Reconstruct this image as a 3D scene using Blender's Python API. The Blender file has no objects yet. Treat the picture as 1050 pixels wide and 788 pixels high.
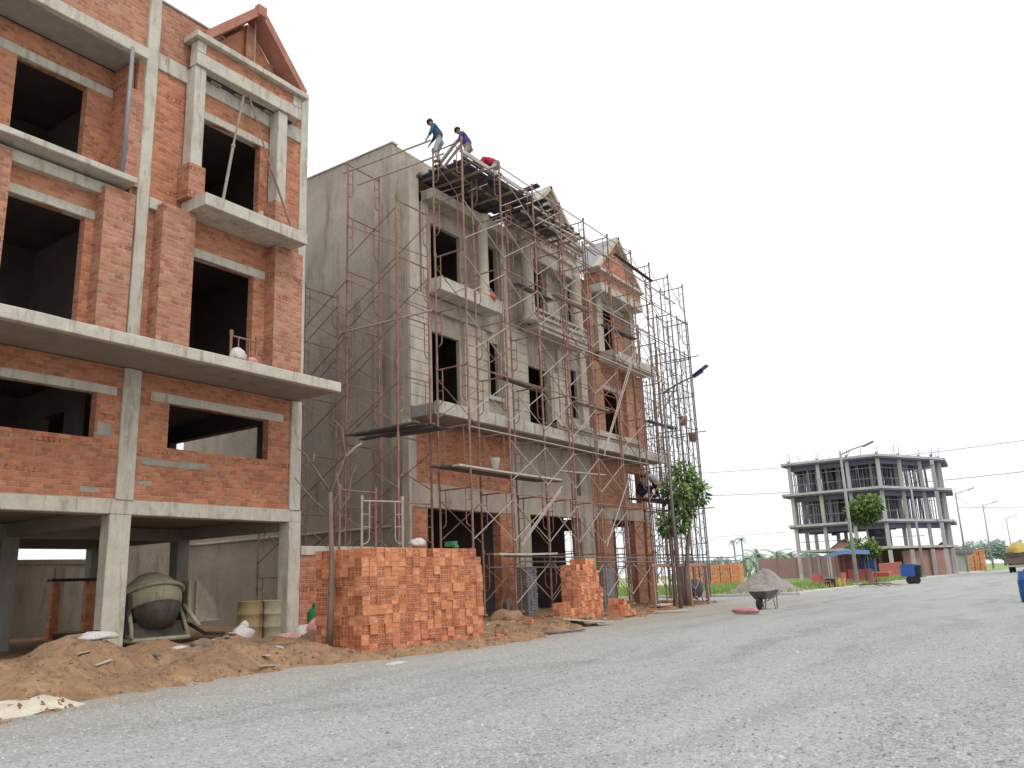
import bpy, bmesh, math, random
from mathutils import Vector, Matrix, noise
R = math.radians
random.seed(7)
rnd = random.uniform
scene = bpy.context.scene
col = scene.collection

# ------------------------------------------------------------------ node helpers
def newmat(name):
    m = bpy.data.materials.new(name); m.use_nodes = True
    nt = m.node_tree; b = nt.nodes['Principled BSDF']
    return m, nt, b
class N:
    def __init__(s, nt): s.nt = nt
    def n(s, t, **kw):
        x = s.nt.nodes.new(t)
        for k, v in kw.items(): setattr(x, k, v)
        return x
    def l(s, a, b): s.nt.links.new(a, b)
    def inp(s, sock, v):
        if hasattr(v, 'default_value') or hasattr(v, 'links'): s.l(v, sock)
        else: sock.default_value = v
    def math(s, op, a, b=0.0, c=None):
        x = s.n('ShaderNodeMath', operation=op)
        s.inp(x.inputs[0], a); s.inp(x.inputs[1], b)
        if c is not None: s.inp(x.inputs[2], c)
        return x.outputs[0]
    def mix(s, f, a, b, mode='MIX'):
        x = s.n('ShaderNodeMix', data_type='RGBA', blend_type=mode)
        s.inp(x.inputs[0], f)
        for i, v in ((6, a), (7, b)):
            if isinstance(v, tuple): x.inputs[i].default_value = (*v[:3], 1)
            else: s.l(v, x.inputs[i])
        return x.outputs[2]
    def ramp(s, f, a, b):
        x = s.n('ShaderNodeMapRange'); s.l(f, x.inputs[0])
        x.inputs[1].default_value = a; x.inputs[2].default_value = b
        return x.outputs[0]
    def noise(s, vec, scale, detail=4, rough=.6, dist=0):
        x = s.n('ShaderNodeTexNoise'); s.l(vec, x.inputs['Vector'])
        x.inputs['Scale'].default_value = scale; x.inputs['Detail'].default_value = detail
        x.inputs['Roughness'].default_value = rough; x.inputs['Distortion'].default_value = dist
        return x.outputs[0]
    def scaled(s, vec, sc):
        x = s.n('ShaderNodeVectorMath', operation='MULTIPLY'); s.l(vec, x.inputs[0]); x.inputs[1].default_value = sc
        return x.outputs[0]
    def bump(s, h, strength, dist, b):
        x = s.n('ShaderNodeBump'); x.inputs['Strength'].default_value = strength
        x.inputs['Distance'].default_value = dist; s.l(h, x.inputs['Height']); s.l(x.outputs[0], b.inputs['Normal'])

def surf(name, c1, c2, scale=3, rough=.9, bump=.3, bd=.01, stain=None, stain_amt=.6, streak=(1, 1, 1), fine=40, metal=0, obj=False, spec=.3):
    m, nt, b = newmat(name); g = N(nt)
    if obj: pos = g.n('ShaderNodeTexCoord').outputs['Object']
    else: pos = g.n('ShaderNodeNewGeometry').outputs['Position']
    f = g.ramp(g.noise(g.scaled(pos, streak), scale, 6, .65), .3, .7)
    c = g.mix(f, c1, c2)
    f2 = g.noise(pos, fine, 3, .7)
    c = g.mix(g.ramp(f2, .35, .75), c, g.mix(.45, c, (c1[0]*.5, c1[1]*.5, c1[2]*.5)))
    if stain:
        f3 = g.ramp(g.noise(g.scaled(pos, (1.7, 1.7, .35)), scale*1.3, 5, .7, .4), .52, .72)
        c = g.mix(g.math('MULTIPLY', f3, stain_amt), c, stain)
    g.l(c, b.inputs['Base Color'])
    b.inputs['Roughness'].default_value = rough; b.inputs['Metallic'].default_value = metal
    b.inputs['Specular IOR Level'].default_value = spec
    h = g.math('ADD', g.math('MULTIPLY', f, .5), f2)
    g.bump(h, bump, bd, b)
    return m

def brickmat(name, c1, c2, mortar, bw=.215, rh=.098, dust=.35, headers=True, dark=1.0):
    m, nt, b = newmat(name); g = N(nt)
    geo = g.n('ShaderNodeNewGeometry'); pos = geo.outputs['Position']
    sp = g.n('ShaderNodeSeparateXYZ'); g.l(pos, sp.inputs[0])
    sn = g.n('ShaderNodeSeparateXYZ'); g.l(geo.outputs['True Normal'], sn.inputs[0])
    isx = g.math('GREATER_THAN', g.math('ABSOLUTE', sn.outputs[0]), .6)
    isz = g.math('GREATER_THAN', g.math('ABSOLUTE', sn.outputs[2]), .6)
    mu = g.n('ShaderNodeMix'); g.l(isx, mu.inputs[0]); g.l(sp.outputs[0], mu.inputs[2]); g.l(sp.outputs[1], mu.inputs[3])
    mv = g.n('ShaderNodeMix'); g.l(isz, mv.inputs[0]); g.l(sp.outputs[2], mv.inputs[2]); g.l(sp.outputs[1], mv.inputs[3])
    wob = g.noise(pos, 3.2, 4)
    wob2 = g.noise(pos, 13, 3)
    u = g.math('ADD', mu.outputs[0], g.math('MULTIPLY', wob2, .05))
    v = g.math('ADD', mv.outputs[0], g.math('MULTIPLY', wob, .035))
    def bt(w, seed, ms, c1, c2, mo):
        cv = g.n('ShaderNodeCombineXYZ'); g.l(u, cv.inputs[0]); g.l(v, cv.inputs[1])
        t = g.n('ShaderNodeTexBrick'); g.l(cv.outputs[0], t.inputs['Vector'])
        t.inputs['Scale'].default_value = 1; t.inputs['Brick Width'].default_value = w
        t.inputs['Row Height'].default_value = rh; t.inputs['Mortar Size'].default_value = ms
        t.inputs['Mortar Smooth'].default_value = .8; t.inputs['Bias'].default_value = 0
        t.inputs['Color1'].default_value = (*c1, 1); t.inputs['Color2'].default_value = (*c2, 1)
        t.inputs['Mortar'].default_value = (*mo, 1)
        return t
    a = bt(bw, 0, .013, c1, c2, mortar)
    c = a.outputs[0]; h = a.outputs[1]
    if headers:
        hb = bt(rh*1.05, 1, .02, tuple(x*1.02 for x in c1), tuple(x*.9 for x in c2), tuple(x*.26 for x in c1))
        row = g.math('FLOOR', g.math('DIVIDE', v, rh))
        r5 = g.math('LESS_THAN', g.math('ABSOLUTE', g.math('FLOORED_MODULO', row, 6)), .5)
        gate = g.ramp(g.noise(g.scaled(pos, (1.6, 1.6, 2.6)), 1.1, 4, .7), .5, .62)
        k = g.math('MULTIPLY', r5, gate)
        c = g.mix(k, c, hb.outputs[0])
    # per-area tone, mortar smears, dust
    t1 = g.ramp(g.noise(pos, 1.1, 5, .6), .3, .7)
    c = g.mix(g.math('MULTIPLY', t1, .55), c, g.mix(1.0, c, (.66, .60, .57), 'MULTIPLY'))
    dk = g.ramp(g.noise(g.scaled(pos, (5, 5, 11)), 1.0, 2, .5), .56, .66)
    c = g.mix(g.math('MULTIPLY', dk, .4), c, g.mix(1.0, c, (.55, .47, .47), 'MULTIPLY'))
    t2 = g.math('MAXIMUM', g.ramp(g.noise(g.scaled(pos, (1, 1, 1.8)), 4.5, 6, .75, .6), .56, .7), g.ramp(g.noise(g.scaled(pos, (1, 1, 2.6)), .8, 6, .8, 1.2), .60, .68))
    c = g.mix(g.math('MULTIPLY', t2, dust), c, (mortar[0]*1.15, mortar[1]*1.15, mortar[2]*1.15))
    t3 = g.ramp(g.noise(pos, 55, 3, .8), .3, .8)
    c = g.mix(g.math('MULTIPLY', t3, .35), c, g.mix(1.0, c, (.6, .55, .55), 'MULTIPLY'))
    if dark != 1: c = g.mix(1.0, c, (dark, dark, dark), 'MULTIPLY')
    g.l(c, b.inputs['Base Color']); b.inputs['Roughness'].default_value = .95
    b.inputs['Specular IOR Level'].default_value = .15
    hh = g.math('SUBTRACT', g.math('MULTIPLY', t3, .35), g.math('MULTIPLY', h, 1.0))
    g.bump(hh, .7, .012, b)
    return m

M = {}
M['brick'] = brickmat('orange_brick', (.66, .275, .15), (.44, .165, .09), (.45, .335, .255), dust=.45)
M['brick_dusty_hazy'] = brickmat('dusty_hazy_brick', (.61, .29, .18), (.42, .18, .11), (.46, .36, .29), dust=.6)  # dusty brick; distance haze for the far brick house put into its colour
M['brick_dark'] = brickmat('shaded_brick', (.28, .11, .075), (.22, .09, .06), (.2, .16, .14), headers=False, dark=.8)
M['conc'] = surf('cast_concrete', (.64, .595, .505), (.47, .435, .37), 2.6, .9, .4, .012, (.24, .21, .165), .85)
def marks(mat):
    nt = mat.node_tree; g = N(nt); b = nt.nodes['Principled BSDF']; c = b.inputs['Base Color'].links[0].from_socket
    pos = g.n('ShaderNodeNewGeometry').outputs['Position']
    dr = g.ramp(g.noise(g.scaled(pos, (4.5, 4.5, .5)), 1.0, 4, .7, .3), .60, .68)
    c = g.mix(g.math('MULTIPLY', dr, .45), c, (.17, .13, .10))
    rs = g.ramp(g.noise(g.scaled(pos, (2.3, 2.3, .8)), 1.3, 5, .75), .64, .72)
    c = g.mix(g.math('MULTIPLY', rs, .4), c, (.34, .22, .14))
    pt = g.ramp(g.noise(pos, 16, 3, .8), .63, .70)
    c = g.mix(g.math('MULTIPLY', pt, .45), c, (.20, .18, .16))
    nt.links.new(c, b.inputs['Base Color'])
marks(M['conc'])
M['conc_soffit'] = surf('dark_concrete', (.36, .34, .31), (.27, .255, .235), 2, .9, .3, .01, (.2, .18, .16), .5)  # darker concrete for undersides, inner columns and beams
M['render'] = surf('cement_render', (.49, .42, .34), (.345, .295, .24), 1.3, .92, .25, .01, (.16, .14, .115), .9, fine=18)
M['render_dark'] = surf('stained_cement_render', (.50, .43, .36), (.345, .295, .25), .7, .92, .25, .01, (.165, .14, .118), .85, fine=14)  # brown render with broad stains, for side and rear walls
M['render_light'] = surf('pale_cement_render', (.58, .515, .425), (.42, .37, .30), 1.4, .92, .25, .008, (.2, .18, .155), .6, fine=22)
M['mortar'] = surf('mortar_smear', (.42, .39, .35), (.3, .27, .24), 7, .95, .5, .01)
M['rust'] = surf('rusty_scaffold_steel', (.33, .175, .13), (.20, .10, .075), 5, .65, .2, .003, (.46, .37, .32), .75, fine=60, spec=.4)
M['steel'] = surf('dull_galvanised_steel', (.34, .31, .30), (.24, .20, .19), 9, .55, .2, .003, (.27, .14, .11), .7, fine=60, spec=.4)
M['steel_grey'] = surf('grey_scaffold_steel', (.21, .20, .205), (.13, .125, .13), 9, .6, .2, .003, (.2, .13, .11), .6, fine=60, spec=.4)
M['brace'] = surf('pale_brace_tube', (.52, .46, .43), (.36, .28, .25), 6, .55, .2, .003, (.26, .15, .13), .6, fine=60)
M['board'] = surf('weathered_formwork_board', (.16, .145, .14), (.09, .08, .08), 3, .85, .4, .006, (.25, .22, .2), .5)
M['board_dark'] = surf('dark_film_plywood', (.075, .07, .085), (.05, .045, .055), 3, .7, .3, .004, (.15, .13, .13), .5)
M['wood'] = surf('pale_timber', (.40, .335, .26), (.28, .22, .165), 5, .85, .4, .006, (.2, .16, .12), .6, streak=(1, .3, 1))
M['wood_pale'] = surf('bleached_timber', (.58, .53, .46), (.42, .37, .31), 5, .85, .4, .006, (.3, .25, .2), .5)
M['sand'] = surf('orange_sand', (.43, .265, .15), (.21, .13, .08), 2.0, .98, 1.0, .03, (.12, .08, .055), .9, fine=16)
M['lime'] = surf('spilled_lime', (.70, .64, .54), (.52, .45, .36), 5, .95, .6, .01)
M['pvc'] = surf('grey_pvc', (.30, .30, .33), (.22, .22, .25), 5, .4, .05, .002)
M['pole'] = surf('spun_concrete_pole', (.42, .41, .39), (.33, .32, .3), 3, .85, .2, .004, (.2, .19, .18), .5)
M['bag'] = surf('woven_sack_white', (.66, .62, .6), (.5, .46, .44), 12, .7, .6, .01, (.35, .26, .2), .5)
M['bag_pink'] = surf('woven_sack_pink', (.62, .20, .22), (.55, .35, .34), 8, .7, .6, .01, (.65, .6, .58), .8)
M['bag_red'] = surf('red_sack', (.58, .12, .12), (.46, .10, .10), 8, .7, .5, .01)
M['green'] = surf('green_plastic', (.03, .20, .07), (.02, .13, .05), 8, .5, .2, .005)
M['orange'] = surf('orange_plastic', (.62, .11, .05), (.5, .08, .04), 8, .5, .2, .005)
M['blue'] = surf('blue_plastic', (.04, .13, .42), (.03, .09, .3), 5, .5, .2, .005)
M['blue_tarp'] = surf('faded_blue_tarpaulin', (.22, .33, .62), (.16, .24, .5), 5, .5, .3, .01)
M['red_tarp'] = surf('dark_red_tarpaulin', (.33, .13, .14), (.24, .09, .10), 3, .7, .4, .02)
M['red_plastic'] = surf('red_plastic', (.50, .15, .14), (.42, .11, .10), 6, .5, .1, .005)
M['yellow'] = surf('yellow_truck_paint', (.60, .42, .10), (.45, .30, .08), 2, .5, .1, .003, (.25, .18, .1), .6)
M['rubber'] = surf('black_rubber', (.035, .033, .032), (.022, .021, .02), 8, .8, .3, .004)
M['mixer'] = surf('cement_caked_green_steel', (.50, .46, .32), (.34, .32, .23), 4, .85, .6, .012, (.17, .10, .06), .7)
M['mixer_dark'] = surf('dark_drum_steel', (.10, .09, .075), (.055, .05, .045), 4, .7, .5, .01, (.2, .13, .08), .6)  # on the mixer drum the underside shade is put into this colour
M['skip'] = surf('chipped_skip_paint', (.46, .42, .33), (.34, .30, .24), 4, .7, .4, .006, (.33, .12, .06), .8)
M['barrel'] = surf('rusty_yellow_drum', (.37, .28, .14), (.26, .18, .09), 3, .6, .4, .006, (.16, .09, .05), .8)
M['bark'] = surf('grey_brown_bark', (.26, .20, .155), (.15, .115, .09), 8, .95, .7, .01, streak=(1, 1, .3))
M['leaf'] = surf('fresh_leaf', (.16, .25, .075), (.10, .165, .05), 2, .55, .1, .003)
M['leaf_pale'] = surf('pale_leaf', (.33, .43, .13), (.21, .31, .08), 2, .55, .1, .003)
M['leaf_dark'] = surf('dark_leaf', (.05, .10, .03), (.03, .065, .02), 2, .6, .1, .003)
M['far_leaf'] = surf('hazy_far_leaf', (.42, .50, .48), (.31, .39, .38), .3, .9, .1, .003)  # distance haze is put into the colour of the hazy materials
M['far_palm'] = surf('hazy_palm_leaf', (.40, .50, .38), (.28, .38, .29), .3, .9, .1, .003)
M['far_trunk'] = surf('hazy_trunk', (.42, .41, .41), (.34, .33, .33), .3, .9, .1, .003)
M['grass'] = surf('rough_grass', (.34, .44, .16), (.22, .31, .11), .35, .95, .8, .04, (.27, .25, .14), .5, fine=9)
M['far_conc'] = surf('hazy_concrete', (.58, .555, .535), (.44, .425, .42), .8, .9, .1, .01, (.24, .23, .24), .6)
M['inner'] = surf('unlit_inner_wall', (.19, .15, .135), (.12, .10, .09), 1.5, .95, .3, .01)  # the darkness of the rooms is put into this wall and ceiling colour
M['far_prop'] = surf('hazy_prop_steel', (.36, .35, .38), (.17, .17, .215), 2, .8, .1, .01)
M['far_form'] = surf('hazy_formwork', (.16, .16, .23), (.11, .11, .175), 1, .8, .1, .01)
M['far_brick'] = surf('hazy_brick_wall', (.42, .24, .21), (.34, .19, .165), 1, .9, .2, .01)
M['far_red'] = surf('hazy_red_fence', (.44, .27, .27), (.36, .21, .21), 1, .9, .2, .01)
M['heap'] = surf('crushed_stone_heap', (.40, .36, .335), (.27, .24, .225), 3, .95, 1.0, .05, (.13, .11, .105), .6, fine=14)
M['kerb'] = surf('pale_kerb_concrete', (.62, .60, .56), (.5, .48, .44), 2, .9, .3, .01, (.3, .27, .23), .4)
M['skin'] = surf('tanned_skin', (.36, .19, .12), (.30, .15, .10), 8, .6, .05, .002, obj=True)
M['hair'] = surf('black_hair', (.02, .017, .016), (.012, .01, .01), 20, .6, .4, .004)
M['shirt_blue'] = surf('dusty_blue_shirt', (.06, .13, .24), (.04, .085, .16), 6, .9, .5, .01)
M['shirt_purple'] = surf('purple_shirt', (.10, .07, .30), (.07, .05, .20), 6, .9, .5, .01)
M['shirt_red'] = surf('crimson_shirt', (.52, .03, .07), (.36, .02, .05), 6, .9, .5, .01)
M['shirt_dark'] = surf('navy_shirt', (.03, .035, .07), (.02, .025, .05), 6, .9, .5, .01)
M['trous'] = surf('pale_denim', (.42, .47, .52), (.30, .34, .40), 8, .9, .5, .01)
M['trous_b'] = surf('beige_trousers', (.44, .39, .33), (.32, .28, .24), 8, .9, .5, .01)
M['glass'] = surf('dark_glass', (.04, .045, .05), (.03, .03, .035), 1, .15, .02, .001, spec=.6)
M['lampblack'] = surf('blue_black_solar_panel', (.03, .045, .16), (.02, .03, .11), 1, .3, .02, .001, spec=.5)
M['cable'] = surf('grey_cable', (.25, .25, .26), (.2, .2, .21), 1, .7, .02, .001)
M['tile'] = surf('terracotta_trim', (.47, .21, .15), (.36, .15, .11), 3, .85, .4, .008, (.42, .33, .29), .6)

def loose_brick_mat():
    m, nt, b = newmat('loose_fired_brick'); g = N(nt)
    geo = g.n('ShaderNodeNewGeometry'); oi = g.n('ShaderNodeObjectInfo')
    r = g.noise(g.scaled(geo.outputs['Position'], (6.3, 6.3, 7.1)), 1, 1)
    rr = g.math('ADD', g.math('MULTIPLY', oi.outputs['Random'], .35), g.math('MULTIPLY', geo.outputs['Random Per Island'], .65))
    c = g.mix(rr, (.80, .37, .20), (.55, .21, .11))
    c = g.mix(g.ramp(r, .5, .75), c, (.78, .41, .25))
    n2 = g.noise(geo.outputs['Position'], 60, 3, .7)
    c = g.mix(g.ramp(n2, .4, .8), c, g.mix(1.0, c, (.7, .62, .6), 'MULTIPLY'))
    g.l(c, b.inputs['Base Color']); b.inputs['Roughness'].default_value = .9
    b.inputs['Specular IOR Level'].default_value = .15
    g.bump(n2, .4, .004, b)
    return m
M['lbrick'] = loose_brick_mat()
M['hole'] = surf('brick_hole', (.26, .09, .05), (.17, .06, .035), 9, .95, .1, .002)
M['gbrick'] = surf('grey_cement_brick', (.27, .27, .285), (.19, .19, .2), 6, .95, .4, .006)

def gravelmat():
    m, nt, b = newmat('crushed_gravel_road'); g = N(nt)
    pos = g.n('ShaderNodeNewGeometry').outputs['Position']
    v = g.n('ShaderNodeTexVoronoi'); g.l(pos, v.inputs['Vector']); v.inputs['Scale'].default_value = 34
    v.inputs['Randomness'].default_value = 1
    v2 = g.n('ShaderNodeTexVoronoi'); g.l(pos, v2.inputs['Vector']); v2.inputs['Scale'].default_value = 95
    bw = g.n('ShaderNodeSeparateColor'); g.l(v.outputs['Color'], bw.inputs[0])
    bw2 = g.n('ShaderNodeSeparateColor'); g.l(v2.outputs['Color'], bw2.inputs[0])
    c = g.mix(bw.outputs[0], (.15, .155, .155), (.56, .565, .55))
    c = g.mix(g.ramp(bw.outputs[1], .9, .95), c, (.54, .54, .52))
    c = g.mix(.38, c, g.mix(bw2.outputs[0], (.23, .235, .225), (.52, .525, .50)))
    big = g.ramp(g.noise(g.scaled(pos, (1.3, .28, 1)), .55, 5, .6, .5), .35, .68)
    c = g.mix(g.math('MULTIPLY', big, .7), c, g.mix(.5, c, (.52, .515, .49)))
    dk = g.ramp(g.noise(g.scaled(pos, (1.6, .22, 1)), .8, 4, .55, .8), .54, .72)
    c = g.mix(g.math('MULTIPLY', dk, .4), c, g.mix(1.0, c, (.60, .62, .64), 'MULTIPLY'))
    fine = g.ramp(g.noise(pos, 5, 6, .7), .5, .75)
    c = g.mix(g.math('MULTIPLY', fine, .35), c, (.33, .33, .32))
    sp = g.n('ShaderNodeSeparateXYZ'); g.l(pos, sp.inputs[0])
    wx = g.math('ADD', sp.outputs[0], g.math('MULTIPLY', g.math('SUBTRACT', g.noise(g.scaled(pos, (.6, .35, 1)), .5, 5, .6), .5), 5.0))
    trk = g.math('ABSOLUTE', g.math('SINE', g.math('MULTIPLY', wx, 1.75)))
    trk = g.math('MULTIPLY', g.ramp(trk, .80, 1.0), g.ramp(g.noise(g.scaled(pos, (.5, .12, 1)), 1.0, 3), .42, .62))
    c = g.mix(g.math('MULTIPLY', trk, .55), c, g.mix(1.0, c, (.62, .61, .58), 'MULTIPLY'))
    lt_ = g.ramp(g.noise(g.scaled(pos, (.35, .1, 1)), 1.0, 4, .6), .45, .7)
    c = g.mix(g.math('MULTIPLY', lt_, .35), c, (.50, .50, .475))
    c = g.mix(1.0, c, (1.0, 1.01, 1.0), 'MULTIPLY')
    mud = g.math('MULTIPLY', g.ramp(g.math('ADD', sp.outputs[0], g.math('MULTIPLY', g.noise(pos, 1.4, 5, .7), 4.0)), -5.6, -8.6), g.ramp(sp.outputs[1], 40, 34))
    c = g.mix(g.math('MULTIPLY', mud, .7), c, g.mix(.5, c, (.40, .29, .20)))
    g.l(c, b.inputs['Base Color']); b.inputs['Roughness'].default_value = .95
    b.inputs['Specular IOR Level'].default_value = .2
    h = g.math('ADD', g.math('MULTIPLY', v.outputs['Distance'], -1.0), g.math('MULTIPLY', v2.outputs['Distance'], -.4))
    g.bump(h, .9, .02, b)
    return m
M['gravel'] = gravelmat()

def stonemat():
    m, nt, b = newmat('loose_stone'); g = N(nt)
    geo = g.n('ShaderNodeNewGeometry')
    c = g.mix(geo.outputs['Random Per Island'], (.20, .205, .20), (.54, .545, .535))
    g.l(c, b.inputs['Base Color']); b.inputs['Roughness'].default_value = .9
    return m
M['stone'] = stonemat()

# ------------------------------------------------------------------ mesh builder
def wloc(o):
    v = Vector((0, 0, 0))
    while o: v = v + o.location; o = o.parent
    return v
class MB:
    def __init__(s): s.v = []; s.f = []
    def add(s, vs, fs):
        n = len(s.v); s.v += [tuple(p) for p in vs]; s.f += [tuple(i+n for i in f) for f in fs]; return s
    def box(s, x0, x1, y0, y1, z0, z1):
        x0, x1 = sorted((x0, x1)); y0, y1 = sorted((y0, y1)); z0, z1 = sorted((z0, z1))
        return s.add([(x0,y0,z0),(x1,y0,z0),(x1,y1,z0),(x0,y1,z0),(x0,y0,z1),(x1,y0,z1),(x1,y1,z1),(x0,y1,z1)],
                     [(0,3,2,1),(4,5,6,7),(0,1,5,4),(1,2,6,5),(2,3,7,6),(3,0,4,7)])
    def rbox(s, x0, x1, y0, y1, z0, z1, seg=.5, j=.006):
        # box with slightly wandering arrises and chamfered long edges, as hand-cast concrete has
        seg = max(seg, .45); j = min(j, .006); d = [x1-x0, y1-y0, z1-z0]; a = d.index(max(d)); b, c = [i for i in range(3) if i != a]
        lo = [x0, y0, z0]; hi = [x1, y1, z1]; n = max(1, int(d[a]/seg)); e = min(.014, d[b]*.2, d[c]*.2)
        ring = [(lo[b]+e, lo[c]), (hi[b]-e, lo[c]), (hi[b], lo[c]+e), (hi[b], hi[c]-e), (hi[b]-e, hi[c]), (lo[b]+e, hi[c]), (lo[b], hi[c]-e), (lo[b], lo[c]+e)]
        vs = []
        for i in range(n+1):
            t = lo[a]+d[a]*i/n
            for k in range(0, 8, 2):
                jb, jc = rnd(-j, j), rnd(-j, j)
                for q in (k-1, k):
                    pb, pc = ring[q]
                    p = [0, 0, 0]; p[a] = t; p[b] = pb+jb; p[c] = pc+jc; vs.append(tuple(p))
        # order inside a ring: 7,0,1,2,3,4,5,6
        fs = []
        for i in range(n):
            for k in range(8):
                A = i*8+k; B = i*8+(k+1) % 8
                fs.append((A, B, B+8, A+8))
        fs.append(tuple(range(8))); fs.append(tuple(n*8+k for k in range(8)))
        return s.add(vs, fs)
    def obox(s, c, ax, ay, az):
        c = Vector(c); ax = Vector(ax); ay = Vector(ay); az = Vector(az)
        vs = [c+i*ax+j*ay+k*az for k in (-1, 1) for (i, j) in ((-1,-1),(1,-1),(1,1),(-1,1))]
        return s.add(vs, [(0,3,2,1),(4,5,6,7),(0,1,5,4),(1,2,6,5),(2,3,7,6),(3,0,4,7)])
    def tube(s, pts, r, n=6, r2=None):
        pts = [Vector(p) for p in pts]; m = len(pts)
        rs = r if isinstance(r, (list, tuple)) else [r + ((r2-r)*i/(m-1) if r2 is not None else 0) for i in range(m)]
        vs = []; fs = []
        for i, p in enumerate(pts):
            d = (pts[min(i+1, m-1)]-pts[max(i-1, 0)]).normalized()
            u = d.orthogonal().normalized() if i == 0 else (pu - d*pu.dot(d)).normalized()
            pu = u; w = d.cross(u)
            for k in range(n):
                a = 2*math.pi*k/n; vs.append(p+(u*math.cos(a)+w*math.sin(a))*rs[i])
        for i in range(m-1):
            for k in range(n):
                fs.append((i*n+k, i*n+(k+1) % n, (i+1)*n+(k+1) % n, (i+1)*n+k))
        fs.append(tuple(range(n))[::-1]); fs.append(tuple((m-1)*n+k for k in range(n)))
        return s.add(vs, fs)
    def lathe(s, c, prof, n=20, ax=(0, 0, 1)):
        c = Vector(c); ax = Vector(ax).normalized(); u = ax.orthogonal().normalized(); w = ax.cross(u)
        vs = []; fs = []; m = len(prof)
        for (r, h) in prof:
            for k in range(n):
                a = 2*math.pi*k/n; vs.append(c+ax*h+(u*math.cos(a)+w*math.sin(a))*r)
        for i in range(m-1):
            for k in range(n): fs.append((i*n+k, i*n+(k+1) % n, (i+1)*n+(k+1) % n, (i+1)*n+k))
        fs.append(tuple(range(n))[::-1]); fs.append(tuple((m-1)*n+k for k in range(n)))
        return s.add(vs, fs)
    def prism(s, poly, off):
        # poly: 3D points of one face, off: extrusion vector
        off = Vector(off); n = len(poly); vs = [Vector(p) for p in poly]+[Vector(p)+off for p in poly]
        fs = [tuple(range(n))[::-1], tuple(range(n, 2*n))]+[(i, (i+1) % n, n+(i+1) % n, n+i) for i in range(n)]
        return s.add(vs, fs)
    def wallx(s, xa, xb, y0, y1, z0, z1, holes=()):
        ys = sorted({y0, y1, *[max(y0, h[0]) for h in holes], *[min(y1, h[1]) for h in holes]})
        for a, b in zip(ys, ys[1:]):
            if b-a < 1e-5: continue
            z = z0; m = (a+b)/2
            for h in sorted([h for h in holes if h[0] < m < h[1]], key=lambda h: h[2]):
                if h[2] > z+1e-4: s.box(xa, xb, a, b, z, h[2])
                z = max(z, h[3])
            if z < z1-1e-4: s.box(xa, xb, a, b, z, z1)
        return s
    def wally(s, ya, yb, x0, x1, z0, z1, holes=()):
        xs = sorted({x0, x1, *[max(x0, h[0]) for h in holes], *[min(x1, h[1]) for h in holes]})
        for a, b in zip(xs, xs[1:]):
            if b-a < 1e-5: continue
            z = z0; m = (a+b)/2
            for h in sorted([h for h in holes if h[0] < m < h[1]], key=lambda h: h[2]):
                if h[2] > z+1e-4: s.box(a, b, ya, yb, z, h[2])
                z = max(z, h[3])
            if z < z1-1e-4: s.box(a, b, ya, yb, z, z1)
        return s
    def build(s, name, mat, parent=None, smooth=False, label=None, cat=None, group=None, kind=None, origin=None, recalc=True):
        if parent is not None: off = wloc(parent)
        elif origin is not None: off = Vector(origin)
        else: off = Vector((0, 0, 0))
        me = bpy.data.meshes.new(name)
        me.from_pydata([(p[0]-off.x, p[1]-off.y, p[2]-off.z) for p in s.v], [], s.f)
        if recalc:
            bm = bmesh.new(); bm.from_mesh(me); bmesh.ops.recalc_face_normals(bm, faces=bm.faces); bm.to_mesh(me); bm.free()
        me.materials.append(M[mat] if isinstance(mat, str) else mat)
        if smooth:
            for p in me.polygons: p.use_smooth = True
        o = bpy.data.objects.new(name, me); col.objects.link(o)
        if parent is not None: o.parent = parent
        else: o.location = off
        return tag(o, label, cat, group, kind)

def each(name, mat, T, boxes, rough=False):
    for q in boxes:
        b = MB(); (b.rbox if rough else b.box)(*q); b.build(name, mat, T)
def tag(o, label=None, cat=None, group=None, kind=None):
    if label: o['label'] = label
    if cat: o['category'] = cat
    if group: o['group'] = group
    if kind: o['kind'] = kind
    return o
def thing(name, loc, label, cat, group=None, rz=0):
    o = bpy.data.objects.new(name, None); col.objects.link(o); o.location = loc; o.rotation_euler = (0, 0, rz)
    o.empty_display_size = .3
    return tag(o, label, cat, group)
def copy_tree(o, loc, rz=None, label=None, group=None, scale=None):
    def cp(a, par):
        c = a.copy(); col.objects.link(c)
        if par is not None: c.parent = par
        for ch in list(a.children): cp(ch, c)
        return c
    c = cp(o, None); c.location = loc
    if rz is not None: c.rotation_euler = (0, 0, rz)
    if scale is not None: c.scale = (scale,)*3 if not isinstance(scale, tuple) else scale
    if label: c['label'] = label
    if group: c['group'] = group
    return c
def sm(t): t = max(0, min(1, t)); return t*t*(3-2*t)

# ------------------------------------------------------------------ camera
f, pit, rol, yaw = 844.0, .23527, -.0402, .59333
CAM = Vector((0, 0, 1.2))
fw = Vector((-math.sin(yaw)*math.cos(pit), math.cos(yaw)*math.cos(pit), math.sin(pit)))
rt = Vector((math.cos(yaw), math.sin(yaw), 0)); up = rt.cross(fw)
r2 = rt*math.cos(rol)+up*math.sin(rol); u2 = -rt*math.sin(rol)+up*math.cos(rol)
cam = bpy.data.cameras.new('camera'); co = bpy.data.objects.new('camera', cam); col.objects.link(co)
mw = Matrix((r2, u2, -fw)).transposed().to_4x4(); mw.translation = CAM; co.matrix_world = mw
cam.sensor_width = 36; cam.lens = 36*f/1050; cam.clip_end = 3000; cam.clip_start = .05
scene.camera = co

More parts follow.
